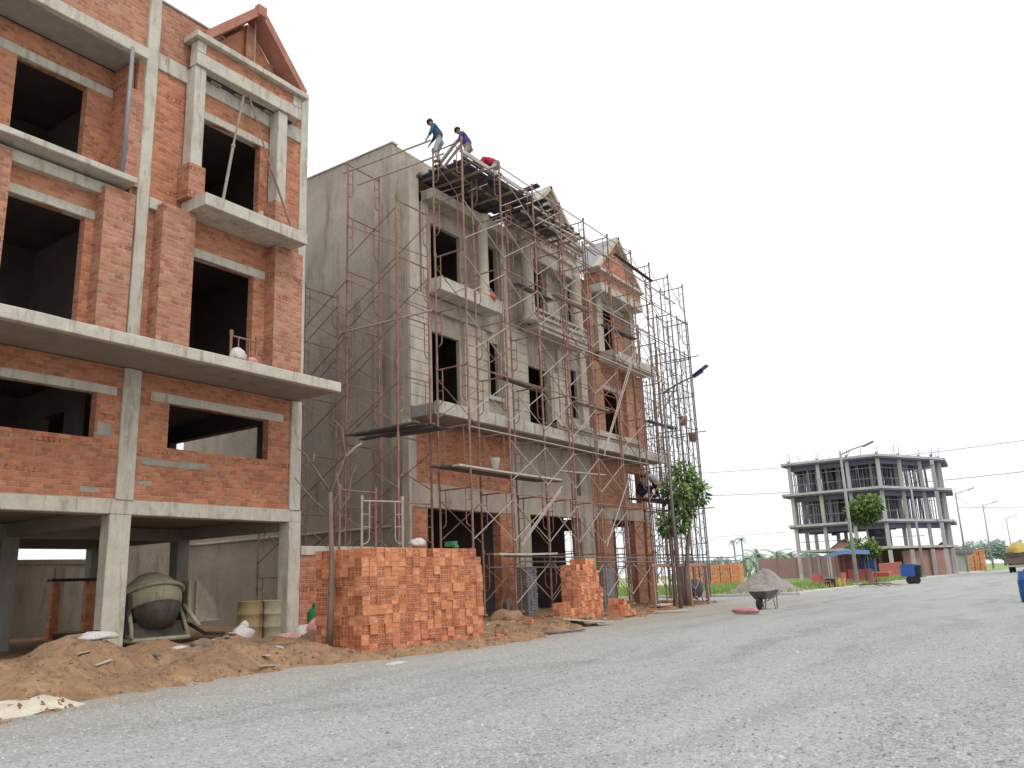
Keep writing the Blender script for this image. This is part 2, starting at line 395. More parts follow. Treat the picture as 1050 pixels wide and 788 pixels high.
# ------------------------------------------------------------------ light
w = bpy.data.worlds.new('World'); scene.world = w; w.use_nodes = True
g = N(w.node_tree); bg = w.node_tree.nodes['Background']
sky = g.n('ShaderNodeTexSky', sky_type='NISHITA'); sky.sun_disc = False
EL, AZ = R(58), R(75)
sky.sun_elevation = EL; sky.sun_rotation = AZ; sky.air_density = 1.5; sky.dust_density = 6
tc = g.n('ShaderNodeTexCoord')
sxyz = g.n('ShaderNodeSeparateXYZ'); g.l(tc.outputs['Generated'], sxyz.inputs[0])
hz = g.ramp(sxyz.outputs[2], 0.0, .5)
cl = g.noise(tc.outputs['Generated'], 1.6, 4, .55)
cloud = g.mix(hz, (10.2, 10.55, 10.75), (11.6, 11.9, 12.1))
cloud = g.mix(g.math('MULTIPLY', g.ramp(cl, .4, .7), .35), cloud, (11.6, 11.6, 11.6))
mx = g.mix(.97, sky.outputs[0], cloud)
g.l(mx, bg.inputs[0]); bg.inputs[1].default_value = .106
sl = bpy.data.lights.new('sun', 'SUN'); sl.energy = 1.25; sl.angle = R(14); sl.color = (1, .965, .92)
so = bpy.data.objects.new('sun', sl); col.objects.link(so)
sd = Vector((math.sin(AZ)*math.cos(EL), math.cos(AZ)*math.cos(EL)*-1, math.sin(EL)))   # from the street side, a little behind the camera
so.rotation_euler = sd.to_track_quat('Z', 'Y').to_euler(); so.location = (20, -10, 40)
sky.sun_rotation = math.atan2(sd.x, sd.y)
scene.view_settings.view_transform = 'Standard'; scene.view_settings.look = 'None'; scene.view_settings.exposure = 0

# ------------------------------------------------------------------ ground
def grid(name, x0, x1, y0, y1, nx, ny, zf, mat, kind='structure', skip=None, **kw):
    b = MB(); idx = {}
    xs = [x0+(x1-x0)*i/nx for i in range(nx+1)]; ys = [y0+(y1-y0)*j/ny for j in range(ny+1)]
    for j, y in enumerate(ys):
        for i, x in enumerate(xs): b.v.append((x, y, zf(x, y)))
    for j in range(ny):
        for i in range(nx):
            a = j*(nx+1)+i; b.f.append((a, a+1, a+nx+2, a+nx+1))
    return b.build(name, mat, smooth=True, kind=kind, recalc=False, **kw)
EDGE = [(-8, -8.2), (0, -8.8), (4.3, -9.2), (6.3, -10.1), (9.4, -10.5), (11, -9.9), (13, -9.6), (15.4, -9.7), (18, -10.4), (21, -11.0), (28, -12.2), (35.2, -13.3), (36.2, -15.5), (37, -30)]
def edge_x(y):
    for (a, xa), (b, xb) in zip(EDGE, EDGE[1:]):
        if a <= y <= b: return xa+(xb-xa)*(y-a)/(b-a)
    return EDGE[0][1] if y < EDGE[0][0] else -60
MND = [(-13.4, 7.2, .42, .8, .7), (-12.0, 6.3, .22, .6, .5), (-12.6, 9.6, .22, .5, .45), (-11.5, 8.9, .15, .45, .5), (-12.3, 5.2, .22, 1.0, .7), (-11.0, 5.6, .12, .4, .5), (-12.9, 11.7, .16, .5, .6), (-10.9, 17.8, .12, .4, .8), (-11.6, 24.5, .12, .5, .9), (-13.2, 4.2, .22, .9, .8), (-14.3, 9.2, .22, .8, .5), (-12.4, 8.6, .16, .9, 1.0),
       (-11.3, 10.0, .24, .55, .6), (-11.1, 7.6, .10, .5, 1.0), (-15.0, 6.0, .2, .8, .8), (-10.2, 12.8, .06, .4, 1.6), (-12.2, 17.2, .10, .8, .7), (-11.7, 19.0, .12, .6, .9), (-14.0, 2.0, .25, 1.3, 1.3), (-13.7, 10.8, .14, .9, .8)]
def zdirt(x, y):
    d = edge_x(y) + .3*noise.noise((x*1.1, y*1.1, 3.1)) + .22*noise.fractal((x*4, y*4, 7.1), 1, 2, 3) - x
    z = -.05 + .10*sm(d/.5) + .08*sm((d-.5)/2.5)
    if y < 37:
        a = sm(d/.7)
        for mx_, my, h, rx, ry in MND:
            q = ((x-mx_)/rx)**2+((y-my)/ry)**2
            if q < 9: z += 1.3*h*math.exp(-q)*a
        lump = noise.fractal((x*1.6, y*1.6, .5), 1.0, 2.1, 5)
        rough = .11 if y < 12 else .06
        z += a*rough*lump*(1 if x > -15.6 else .25)
        z += a*.03*noise.fractal((x*6, y*6, 2.5), .8, 2.1, 4)
    return z
grid('gravel_road', -400, 400, -60, 1200, 40, 60, lambda x, y: 0.0, 'gravel')
grid('dirt_verge', -30, -8, -6, 37.4, 260, 560, lambda x, y: max(zdirt(x, y), -.06), 'sand')
# far field beyond the cross street
def zg(x, y):
    e = min((-12.35-x)*2, (y-42.6)*2)
    return .02+.09*sm(e)+.05*noise.noise((x*.35, y*.35, 0))*sm(e/4)
grid('grass_field', -70, -12.3, 42.5, 180, 150, 300, zg, 'grass')
grid('far_field', -1200, -11.5, 181, 1100, 8, 8, lambda x, y: .05, 'grass')
grid('far_plain', 4, 900, 140, 1100, 8, 8, lambda x, y: .04, 'grass')
grid('side_field', -1200, -70.5, 42.5, 180.5, 8, 8, lambda x, y: .05, 'grass')

kb = MB()
kb.rbox(-12.25, -12.0, 42.3, 130, -.02, .13, 2.0, .008); kb.rbox(-60, -12.25, 42.2, 42.45, -.02, .13, 2.0, .008)
kb.build('kerb', 'kerb', kind='structure')
MB().box(-13.6, -12.27, 42.46, 130, -.02, .115).build('pavement', 'far_conc', kind='structure')

# loose stones lying on the near road
def stones():
    b = MB(); random.seed(11)
    for i in range(22000):
        t = random.random()**1.6
        d = 5.5+t*15; az = rnd(-.66, .66)+.0
        a = yaw-az
        x = -math.sin(a)*d; y = math.cos(a)*d
        if x < edge_x(y)-.2: continue
        s = random.choice((.007, .009, .010, .013, .017)) * rnd(.7, 1.2)
        if random.random() < .01: s *= 1.6
        rz = rnd(0, 6.28); c_, s_ = math.cos(rz)*s, math.sin(rz)*s; q = rnd(.5, 1.0); hh = s*rnd(.35, .75)
        b.add([(x+c_, y+s_, 0), (x-s_*q, y+c_*q, 0), (x-c_, y-s_, 0), (x+s_*q, y-c_*q, 0),
               (x+c_*.5, y+s_*.3, hh), (x-s_*.5, y+c_*.5, hh*rnd(.8, 1.1)), (x-c_*.5, y-s_*.4, hh*.9)],
              [(0,1,5,4),(1,2,6,5),(2,3,6),(3,0,4),(3,4,6),(4,5,6)])
    b.build('loose_gravel', 'stone', kind='stuff', label='loose grey crushed stones scattered over the gravel road', cat='gravel', recalc=False)
stones()
def dirtclods():
    b = MB(); random.seed(5)
    for i in range(6500):
        y = rnd(1, 36); x = edge_x(y)-abs(random.gauss(0, 1.9)) - .05
        if x < -15.7: continue
        z = zdirt(x, y); s = rnd(.01, .04)*(1.6 if random.random() < .06 else 1)
        c_, s_ = math.cos(i)*s, math.sin(i)*s; hh = s*.8
        b.add([(x+c_, y+s_, z-.01), (x-s_, y+c_, z-.01), (x-c_, y-s_, z-.01), (x+s_, y-c_, z-.01), (x+c_*.4, y+s_*.3, z+hh), (x-c_*.4, y-s_*.4, z+hh*.8)],
              [(0,1,5,4),(1,2,5),(2,3,5),(3,0,4),(3,4,5)])
    return b.build('soil_clods', 'sand', kind='stuff', label='small clods of brown soil scattered over the sandy verge', cat='soil', recalc=False)
dirtclods()

XF = -15.8
# ================================================================== BUILDING A (brick, left)
A = thing('brick_building', (XF, 9.0, .1), 'unfinished red brick building with open concrete ground floor, nearest on the left', 'building')
GF = .1
MB().rbox(XF-.28, XF+.02, 9.03, 9.50, GF-.3, 2.80, .4, .012).build('column', 'conc', A)
MB().rbox(XF-.32, XF+.06, 13.52, 13.88, GF-.3, 2.80, .4, .01).build('column', 'conc', A)
MB().rbox(XF-.32, XF+.05, 9.12, 9.5, 3.1, 5.80, .4, .01).build('column', 'conc', A)
MB().rbox(XF-.32, XF+.05, 13.52, 13.86, 3.1, 5.80, .4, .01).build('column', 'conc', A)
MB().rbox(XF-.3, XF+.10, 9.08, 9.36, 6.04, 15.0, .3, .012).build('column', 'conc', A)
MB().rbox(XF-.3, XF+.04, 13.62, 13.88, 6.04, 14.55, .3, .012).build('column', 'conc', A)
MB().rbox(XF-.42, XF+.04, 3.9, 4.4, GF-.3, 2.80, .4, .012).build('column', 'conc', A)
for (x, y) in ((-20.2, 9.2), (-20.2, 13.6), (-20.2, 4.2), (-24.4, 9.2), (-24.4, 13.6), (-24.4, 4.2)):
    MB().rbox(x-.18, x+.18, y-.18, y+.18, GF-.2, 2.80, .5, .008).build('column', 'conc_soffit', A)
b = MB(); b.rbox(XF-.34, XF+.02, -2, 13.9, 2.80, 3.10, .35, .01); b.build('beam', 'conc', A)
b = MB()
for y in (4.2, 9.2, 13.65): b.box(-24.6, XF-.34, y-.12, y+.12, 2.62, 2.92)
b.box(-20.35, -20.05, -2, 13.6, 2.60, 2.91); b.box(-24.55, -24.2, -2, 13.6, 2.62, 2.9)
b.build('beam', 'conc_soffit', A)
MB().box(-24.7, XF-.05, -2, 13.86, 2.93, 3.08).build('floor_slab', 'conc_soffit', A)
# mezzanine wall
wl = MB()
wl.wallx(XF-.2, XF, -2, 9.12, 3.1, 5.8, [(5.0, 8.6, 4.28, 5.2)])
wl.wallx(XF-.2, XF, 9.5, 13.52, 3.1, 5.8, [(10.2, 12.86, 4.25, 5.22)])
wl.build('wall', 'brick', A)
MB().rbox(XF-.2, XF+.014, 4.6, 9.0, 5.2, 5.38, .4, .008).build('lintel', 'conc', A)
MB().rbox(XF-.2, XF+.014, 9.75, 13.3, 5.22, 5.42, .4, .008).build('lintel', 'conc', A)
b = MB()
for (y0, y1, z0, z1) in ((9.6, 11.2, 3.86, 3.98), (8.65, 8.95, 4.35, 4.6), (9.6, 9.9, 3.42, 3.5), (8.4, 8.8, 3.2, 3.3)):
    n = 9; pts = []
    for k in range(n): pts.append((XF+.005, y0+(y1-y0)*k/(n-1), z1+rnd(-.02, .02)))
    for k in range(n): pts.append((XF+.005, y1-(y1-y0)*k/(n-1), z0+rnd(-.02, .02)))
    MB().prism(pts, (-.03, 0, 0)).build('mortar_patch', 'mortar', A)
# big cantilevered slab above the mezzanine
b = MB(); b.rbox(-14.42, -14.24, -2, 13.72, 5.80, 6.04, .18, .012); b.build('slab_edge', 'conc', A)
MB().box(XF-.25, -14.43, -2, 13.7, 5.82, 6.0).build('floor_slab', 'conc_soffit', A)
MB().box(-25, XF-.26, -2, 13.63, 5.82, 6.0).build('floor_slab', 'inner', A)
# upper storey, left unit
w2 = MB()
w2.wallx(XF-.2, XF, -2, 8.95, 6.04, 9.35, [(6.55, 8.06, 6.04, 8.79), (1.4, 4.4, 6.04, 8.79)])
w2.wallx(XF-.2, XF, 9.36, 13.62, 6.04, 12.95, [(10.5, 12.27, 6.04, 8.73), (10.55, 12.33, 9.9, 12.3)])
w2.box(XF-.2, XF, 8.95, 9.08, 6.04, 12.95)
w2.build('wall', 'brick', A)
each('pier', 'brick_dusty_hazy', A, [(XF-.02, XF+.34, 8.25, 8.9, 6.05, 9.5), (XF-.02, XF+.30, 5.6, 6.45, 6.05, 9.5), (XF-.02, XF+.36, 9.55, 10.35, 6.05, 9.58), (XF-.02, XF+.36, 12.62, 13.5, 6.05, 9.58)])
each('lintel', 'conc', A, [(XF-.2, XF+.015, 6.2, 8.5, 8.79, 8.99), (XF-.2, XF+.015, 10.3, 12.6, 8.73, 8.95), (XF-.2, XF+.015, 10.3, 12.9, 12.3, 12.5)], True)
MB().rbox(XF-.3, XF+.12, 9.36, 9.95, 9.45, 9.72, .3, .01).build('beam', 'conc', A)
MB().rbox(XF-.1, XF+.12, 13.5, 13.62, 9.45, 9.72, .3, .005).build('beam', 'conc', A)
# thin balcony of the left unit
b = MB(); b.rbox(XF-.6, -15.25, -1, 8.8, 9.66, 9.80, .2, .012); b.build('balcony_slab', 'conc', A)
b = MB(); b.rbox(XF-.2, -15.62, -1, 8.55, 9.35, 9.60, .3, .01); b.build('beam', 'conc', A)
# recessed top storey of the left unit
w3 = MB(); w3.wallx(-16.7, -16.5, -1, 9.0, 9.8, 12.82, [(6.75, 8.22, 9.9, 12.15)])
w3.box(-16.5, -15.9, 8.80, 8.92, 9.8, 12.82); w3.build('wall', 'brick', A)
b = MB(); b.rbox(-16.72, -16.485, 6.0, 8.78, 12.15, 12.36, .4, .008); b.build('lintel', 'conc', A)
MB().box(XF+.0, XF+.12, 8.7, 9.06, 9.82, 12.1).build('pier', 'brick_dusty_hazy', A)
b = MB(); b.rbox(-15.65, -15.48, -1, 8.98, 12.84, 13.12, .25, .012); b.build('slab_edge', 'conc', A)
MB().box(-16.5, -15.66, -1, 8.9, 12.86, 13.0).build('floor_slab', 'conc_soffit', A)
MB().box(-25, XF-.22, -1, 13.63, 12.87, 12.99).build('floor_slab', 'inner', A)
MB().box(-25, XF-.21, -1, 13.63, 9.5, 9.64).build('floor_slab', 'inner', A)
b = MB(); b.rbox(XF-.2, XF+.05, 9.36, 13.62, 12.95, 13.36, .3, .012); b.build('beam', 'conc', A)
b = MB(); b.wallx(XF-.2, XF, -1, 9.08, 13.12, 14.75); b.wallx(XF-.2, XF, 9.36, 13.62, 13.36, 14.72); b.build('parapet', 'brick_dusty_hazy', A)
b = MB(); b.rbox(XF-.23, XF+.03, -1, 9.06, 14.76, 14.82, .3, .01); b.rbox(XF-.23, XF+.03, 9.38, 12.9, 14.73, 14.79, .3, .01); b.build('coping', 'mortar', A)
# balcony of the right unit with props, posts, entablature and gable
b = MB(); b.rbox(XF+.02, -14.86, 10.18, 13.12, 9.60, 9.90, .2, .014); b.build('balcony_slab', 'conc', A)
for y in (10.12, 12.57):
    MB().rbox(-15.75, -15.42, y, y+.3, 10.65, 13.30, .3, .01).build('post', 'conc', A)
    MB().box(-15.78, -15.36, y-.06, y+.36, 9.91, 10.75).build('post_base', 'brick_dusty_hazy', A)
b = MB(); b.rbox(-15.62, -15.36, 10.1, 13.28, 13.32, 13.66, .3, .012); b.build('beam', 'conc', A)
b = MB(); b.box(-15.62, -15.39, 10.36, 13.0, 13.67, 13.96); b.build('frieze', 'brick', A)
MB().rbox(-15.63, -15.37, 10.11, 10.35, 13.67, 13.96, .3, .006).build('frieze_block', 'conc', A)
MB().rbox(-15.63, -15.37, 13.01, 13.27, 13.67, 13.96, .3, .006).build('frieze_block', 'conc', A)
b = MB(); b.rbox(XF+.03, -15.24, 10.0, 13.4, 13.97, 14.12, .3, .012); b.build('cornice', 'conc', A)
MB().box(XF+.02, -15.63, 10.11, 13.2, 13.30, 13.34).build('soffit_board', 'board_dark', A)
for k, (y0, y1) in enumerate(((10.7, 11.0), (11.4, 11.9), (12.3, 12.6))):
    MB().box(XF+.03, -15.64, y0, y1, 13.26, 13.298).build('formwork_strip', 'wood', A)
gy0, gy1, gym, gz0, gz1 = 10.36, 13.22, 11.80, 14.12, 15.72
b = MB(); b.prism([(-15.74, gy0+.2, gz0), (-15.74, gy1-.2, gz0), (-15.74, gym, gz1-.22)], (-.18, 0, 0)); b.build('gable_wall', 'brick', A)
b = MB(); b.box(-15.74, -15.64, 11.66, 11.9, gz0, gz1-.3); b.build('gable_post', 'brick_dusty_hazy', A)
for (ya, yb) in ((gy0-.05, gym), (gy1+.05, gym)):
    d = Vector((0, yb-ya, gz1-gz0)); n_ = Vector((0, -(gz1-gz0), yb-ya)).normalized()*.13
    if n_.z < 0: n_ = -n_
    mid = Vector((-15.54, (ya+yb)/2, (gz0+gz1)/2+.05))
    MB().obox(mid, (.28, 0, 0), d*.53, n_*.75).build('rafter_board', 'tile', A)
    MB().obox(mid+Vector((-1.1, 0, .0)), (.6, 0, 0), d*.5, n_*.3).build('roof_slope', 'tile', A)
MB().box(-15.38, -15.22, 11.68, 11.94, 15.58, 15.86).build('ridge_block', 'tile', A)
MB().rbox(-15.52, -15.48, 11.79, 11.83, 14.12, 15.5, .4, .004).build('gable_stake', 'wood', A)
# side, back and inner walls
b = MB()
b.wally(13.64, 13.86, -25, XF-.22, 3.1, 12.95, [(-21.0, -17.2, 3.5, 5.4)])
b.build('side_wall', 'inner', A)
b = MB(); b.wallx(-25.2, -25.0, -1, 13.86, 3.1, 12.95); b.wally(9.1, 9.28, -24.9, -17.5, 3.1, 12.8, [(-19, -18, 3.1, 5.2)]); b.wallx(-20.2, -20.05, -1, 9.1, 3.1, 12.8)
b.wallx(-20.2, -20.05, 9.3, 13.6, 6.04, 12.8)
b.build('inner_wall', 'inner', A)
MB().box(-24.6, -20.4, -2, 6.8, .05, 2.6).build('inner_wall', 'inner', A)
MB().tube([(-15.36, 8.52, 9.81), (-15.37, 8.54, 12.84)], .045, 8).build('drain_pipe', 'pvc', A, smooth=True)
b = MB()
for k in range(26):
    y = rnd(3.5, 13.3); b.rbox(XF-.1, XF-.02, y, y+rnd(.05, .15), 14.7, 14.72, .2, .0)
# steel props wedged between balcony slab and soffit
MB().tube([(-15.05, 10.75, 9.9), (-15.3, 11.15, 11.6)], .035, 7).tube([(-15.3, 11.15, 11.6), (-15.5, 11.55, 13.3)], .026, 7).tube([(-15.29,11.14,11.56),(-15.31,11.16,11.64)],.05,7).build('shoring_prop', 'wood', label='pale steel prop leaning up from the upper balcony, left one of two', cat='prop', origin=None)
MB().tube([(-15.0, 12.75, 9.9), (-15.27, 12.2, 11.6)], .03, 7).tube([(-15.27, 12.2, 11.6), (-15.5, 11.7, 13.3)], .022, 7).tube([(-15.26,12.22,11.55),(-15.28,12.18,11.65)],.045,7).build('shoring_prop', 'rust', label='rusty prop leaning across the upper window opening, right one of two', cat='prop')
MB().obox((-15.3, 12.0, 10.02), (.06, .02, 0), (-.02, .05, 0), (0, 0, .11)).obox((-15.3, 12.02, 10.17), (.04, .01, .01), (-.01, .04, 0), (0, .01, .05)).build('concrete_lump', 'conc', label='small concrete lump standing on the upper balcony edge', cat='lump')

# sack helper
def sack(name, loc, size, mat, label, cat='sack', rz=0, group=None, seed=0, part=None):
    bm = bmesh.new(); bmesh.ops.create_icosphere(bm, subdivisions=3, radius=1)
    for v in bm.verts:
        p = v.co; n1 = noise.fractal(Vector((p.x*1.4+seed, p.y*1.4, p.z*1.4)), 1, 2, 4)
        p *= 1+.22*n1; n2 = abs(noise.noise(Vector((p.x*4+seed, p.y*4, p.z*3)))); p *= 1-.16*n2
        p.x *= size[0]; p.y *= size[1]; p.z = max(p.z*size[2], -size[2]*.45)
    me = bpy.data.meshes.new(name); bm.to_mesh(me); bm.free(); me.materials.append(M[mat])
    for q in me.polygons: q.use_smooth = True
    o = bpy.data.objects.new(name, me); col.objects.link(o)
    if part is not None: o.parent = part; o.location = Vector(loc)-wloc(part); o.rotation_euler = (0, 0, rz); return o
    o.location = loc; o.rotation_euler = (0, 0, rz)
    return tag(o, label, cat, group)
sack('sack', (-14.6, 11.0, 6.2), (.17, .22, .2), 'bag', 'pinkish white sack sitting on the window edge of the brick building', rz=.3, seed=3)
sack('sack', (-14.5, 11.3, 6.12), (.13, .14, .12), 'bag_pink', 'small faded pink sack slumped beside the white sack at the window edge', seed=9)

def frame_mb(p, d, wdt, zt, h=1.7, side=1):
    """walk-through frame: two posts, top bar and curved inner ladder loops. p = (x,y) of first post, d = unit dir"""
    b = MB(); P = lambda t, z: (p[0]+d[0]*t, p[1]+d[1]*t, z)
    zb = zt-h
    b.tube([P(0, zb), P(0, zt+.03)], .031, 6); b.tube([P(wdt, zb), P(wdt, zt+.03)], .031, 6)
    for t in (0, wdt): b.tube([P(t, zt-.05), P(t, zt+.07)], .042, 6)
    b.tube([P(0, zt-.06), P(wdt, zt-.06)], .022, 6)
    for s, o in ((1, 0), (-1, wdt)):
        b.tube([P(o+s*.2, zt-.06), P(o+s*.2, zt-.95), P(o+s*.17, zt-1.03), P(o+s*.1, zt-1.08), P(o, zt-1.1)], .016, 5)
        for q in (.38, .68): b.tube([P(o, zt-q), P(o+s*.2, zt-q)], .011, 5)
    return b
def brace_mb(a, b_, z0, z1):
    b = MB()
    b.tube([(a[0], a[1], z0), (b_[0], b_[1], z1)], .0145, 5); b.tube([(a[0]+.012, a[1]-.012, z1), (b_[0]+.012, b_[1]-.012, z0)], .0145, 5)
    return b
YS = [17.70, 19.64, 21.55, 23.30, 25.00, 26.85, 28.90, 30.65, 32.50, 34.15]
XO, XI = -13.4, -14.5
S = thing('facade_scaffold', (-14, 26, .3), 'rusty tubular scaffold covering the street front of the grey and brick row', 'scaffold')
TOP = 14.09; LIFT = 1.72
nbr = 0
for k, y in enumerate(YS):
    nl = 8
    for i in range(nl):
        zt = TOP-LIFT*i
        ox = rnd(-.015, .015)
        frame_mb((XO+ox, y+rnd(-.01, .01)), (-1, 0), XO-XI, zt, LIFT+.0).build('frame', 'rust' if k < 8 else 'steel_grey', S)
for k in range(len(YS)-1):
    ya, yb = YS[k], YS[k+1]
    for i in range(8):
        zt = TOP-LIFT*i
        if random.random() < .84:
            brace_mb((XO+.03, ya), (XO+.03, yb), zt-1.45, zt-.3).build('cross_brace', 'brace', S); nbr += 1
        if i % 2 == k % 2 and random.random() < .8 and nbr < 98:
            brace_mb((XI-.03, ya), (XI-.03, yb), zt-1.45, zt-.3).build('cross_brace', 'rust', S); nbr += 1
# long horizontal tie pipes near the ground and at mid-height
for (z, x, y0, y1, m) in ((1.72, -13.32, 19.8, 38.0, 'steel_grey'), (1.86, -13.30, 19.0, 37.2, 'steel_grey'), (1.6, -14.42, 19.8, 34.0, 'steel_grey')):
    MB().tube([(x, y0, z+.02), (x, (y0+y1)/2, z-.02), (x, y1, z+.01)], .022, 6).build('tie_pipe', m, S)
for (y0, y1, z0, z1) in ((23.2, 34.2, 10.9, 10.7), (23.3, 30.6, 8.95, 8.9), (25, 33, 13.2, 12.9)):
    MB().tube([(-13.33, y0, z0), (-13.33, y1, z1)], .028, 6).build('tie_pipe', 'brace', S)
for y in YS:
    for x in (XO, XI): MB().box(x-.07, x+.07, y-.07, y+.07, .27, .33).build('foot_block', 'wood', S)
for k in range(7):
    zt = TOP-LIFT*k-.1; a = random.choice((17.7, 19.6)); b_ = random.choice((28.9, 32.5, 34.1))
    MB().tube([(XO+.04, a, zt-.02), (XO+.04, (a+b_)/2, zt-rnd(0, .05)), (XO+.04, b_, zt)], .02, 6).build('tie_pipe', random.choice(('rust', 'brace', 'rust')), S)
    if k < 5: MB().tube([(XI-.04, 23.3, zt-.7), (XI-.04, 34.1, zt-.7+rnd(-.08, .08))], .018, 6).build('tie_pipe', 'rust', S)
# raking props
for (a, b_) in (((-13.3, 19.9, 2.2), (-13.3, 22.2, 3.9)), ((-13.3, 20.0, 2.35), (-13.3, 22.3, 4.05)), ((-13.3, 25.0, 2.2), (-13.3, 27.0, 4.6)), ((-13.3, 30.0, 4.5), (-13.3, 31.9, 7.6)), ((-13.3, 25.3, 5.5), (-13.3, 28.2, 9.6)), ((-13.28, 25.2, 5.3), (-13.28, 28.1, 9.3))):
    MB().tube([a, b_], .02, 6).build('raking_tube', 'brace', S)

# scaffold on the blind side wall
S2 = thing('side_scaffold', (-17, 16.9, .3), 'rusty scaffold standing against the blank grey side wall', 'scaffold')
SX = [(-14.65, 12.0), (-16.6, 13.75), (-18.4, 10.25), (-20.2, 10.25)]
for x, zt0 in SX:
    z = zt0
    while z > .8:
        frame_mb((x, 16.2), (0, 1), 1.35, z, min(LIFT, z-.15)).build('frame', 'rust', S2); z -= LIFT
for (xa, za), (xb, zb) in zip(SX, SX[1:]):
    z = min(za, zb)
    while z > 1.5:
        brace_mb((xa, 16.17), (xb, 16.17), z-1.4, z-.3).build('cross_brace', 'rust', S2)
        if random.random() < .6: brace_mb((xa, 17.6), (xb, 17.6), z-1.4, z-.3).build('cross_brace', 'rust', S2)
        z -= LIFT
for (z, y0) in ((13.55, 16.3), (13.4, 16.9), (8.4, 16.2)):
    MB().tube([(-16.9, y0, z), (-13.6, y0+.2, z+.02)], .03, 6).build('ledger_pipe', 'brace', S2)

# scaffold beyond the far end of the row
S3 = thing('end_scaffold', (-17, 35.6, .1), 'dense grey scaffold rising beyond the far brick end of the row', 'scaffold')
EX = [-14.1, -15.1, -16.1, -17.1, -18.1, -19.1, -20.1, -21.1]
for j, (yb, zt0, n_) in enumerate(((34.9, 12.9, 8), (36.6, 12.0, 7), (38.3, 11.3, 6))):
    for i, x in enumerate(EX[:n_]):
        zt = zt0 - (LIFT if i > 5 else 0) + (.3 if i == 1 else 0)
        while zt > 1:
            frame_mb((x-j*.95, yb), (0, 1), 1.25, zt, min(LIFT, zt-.05)).build('frame', 'steel_grey', S3); zt -= LIFT
    for xa, xb in zip(EX[:n_], EX[1:n_]):
        zt = zt0-LIFT
        while zt > 1.5:
            if random.random() < (.8, .4, .3)[j]: brace_mb((xa-j*.95, yb-.02), (xb-j*.95, yb-.02), zt-1.4, zt-.3).build('cross_brace', 'steel_grey', S3)
            zt -= LIFT
for z in (4.0, 7.4, 10.9): MB().tube([(-22.5, 35.0, z), (-13.2, 34.95, z)], .022, 6).build('ledger_pipe', 'steel_grey', S3)

frame_mb((-15.0, 11.1), (0, 1), .7, 6.85, .8).build('scaffold_frame', 'rust', label='small rusty frame standing before the upper window behind the white sack', cat='scaffold frame', origin=(-15.0, 11.4, 6.05))
# a lone frame in the alley
o = frame_mb((-14.9, 14.35), (0, 1), 1.25, 3.62, 3.4).build('scaffold_frame', 'rust', label='single tall rusty scaffold frame standing behind the bare sapling', cat='scaffold frame', origin=(-14.9, 15, .1))
o = frame_mb((-14.3, 14.5), (.35, .93), 1.1, 3.3, 1.7).build('scaffold_frame', 'brace', label='short pale scaffold frame leaning at the sapling, in front of the tall rusty one', cat='scaffold frame', origin=(-14.3, 15, .1))

# ================================================================== BUILDING B (row of three)
def shell(T, y0, y1, ztop, side0=None, side1=None, floors=(6.0, 10.1, 13.55)):
    pass
B1 = thing('grey_townhouse', (XF, 20.6, .1), 'grey cement rendered townhouse with blank side wall, first of the row of three', 'building')
B2 = thing('ornate_townhouse', (XF, 26.0, .1), 'grey cement townhouse with classical pediment and mouldings, middle of the row', 'building')
B3 = thing('brick_townhouse', (XF, 31.4, .1), 'bare red brick townhouse with small gable, last of the row of three', 'building')
# --- blind side wall and return
b = MB(); b.wally(18.1, 18.3, -27, -16.55, .0, 15.25); b.build('side_wall', 'render_dark', B1)
b = MB(); b.box(-16.54, XF-.01, 17.975, 18.28, 0, 14.35); b.build('side_wall', 'render', B1)
b = MB(); b.box(-17.3, -17.0, 18.04, 18.12, 0, 13.2)
b.build('render_band', 'render', B1)
MB().rbox(-27, -16.6, 18.03, 18.10, 2.86, 2.93, .5, .005).build('ledge', 'render_light', B1)
b = MB(); b.wallx(-16.75, -16.55, 18.31, 23.2, 13.6, 15.25); b.build('parapet', 'render', B1)
MB().rbox(-27, -16.5, 18.06, 18.34, 15.25, 15.31, .5, .006).build('coping', 'render_light', B1)
for T, y0, y1 in ((B1, 18.3, 23.25), (B2, 23.35, 28.75), (B3, 28.85, 33.75)):
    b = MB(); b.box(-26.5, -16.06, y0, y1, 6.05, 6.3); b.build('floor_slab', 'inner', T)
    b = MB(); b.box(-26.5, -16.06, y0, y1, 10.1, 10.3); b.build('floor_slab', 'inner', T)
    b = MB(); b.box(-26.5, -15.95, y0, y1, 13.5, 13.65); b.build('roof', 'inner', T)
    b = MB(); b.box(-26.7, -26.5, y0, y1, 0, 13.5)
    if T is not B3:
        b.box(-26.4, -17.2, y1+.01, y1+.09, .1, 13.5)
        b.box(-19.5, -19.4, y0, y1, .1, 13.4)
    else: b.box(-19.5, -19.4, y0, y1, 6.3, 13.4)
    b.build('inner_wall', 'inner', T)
# end wall of the brick unit, open at the bottom storey
MB().box(-26.6, -16.0, 33.76, 33.98, 6.0, 13.6).build('side_wall', 'brick_dusty_hazy', B3)
MB().box(-26.5, -16.0, 33.76, 33.98, 3.4, 3.9).build('beam', 'conc_soffit', B3)
for x in (-19.5, -23): MB().rbox(x-.15, x+.15, 33.7, 34.0, 0, 6.0, .5, .006).build('column', 'conc_soffit', B3)

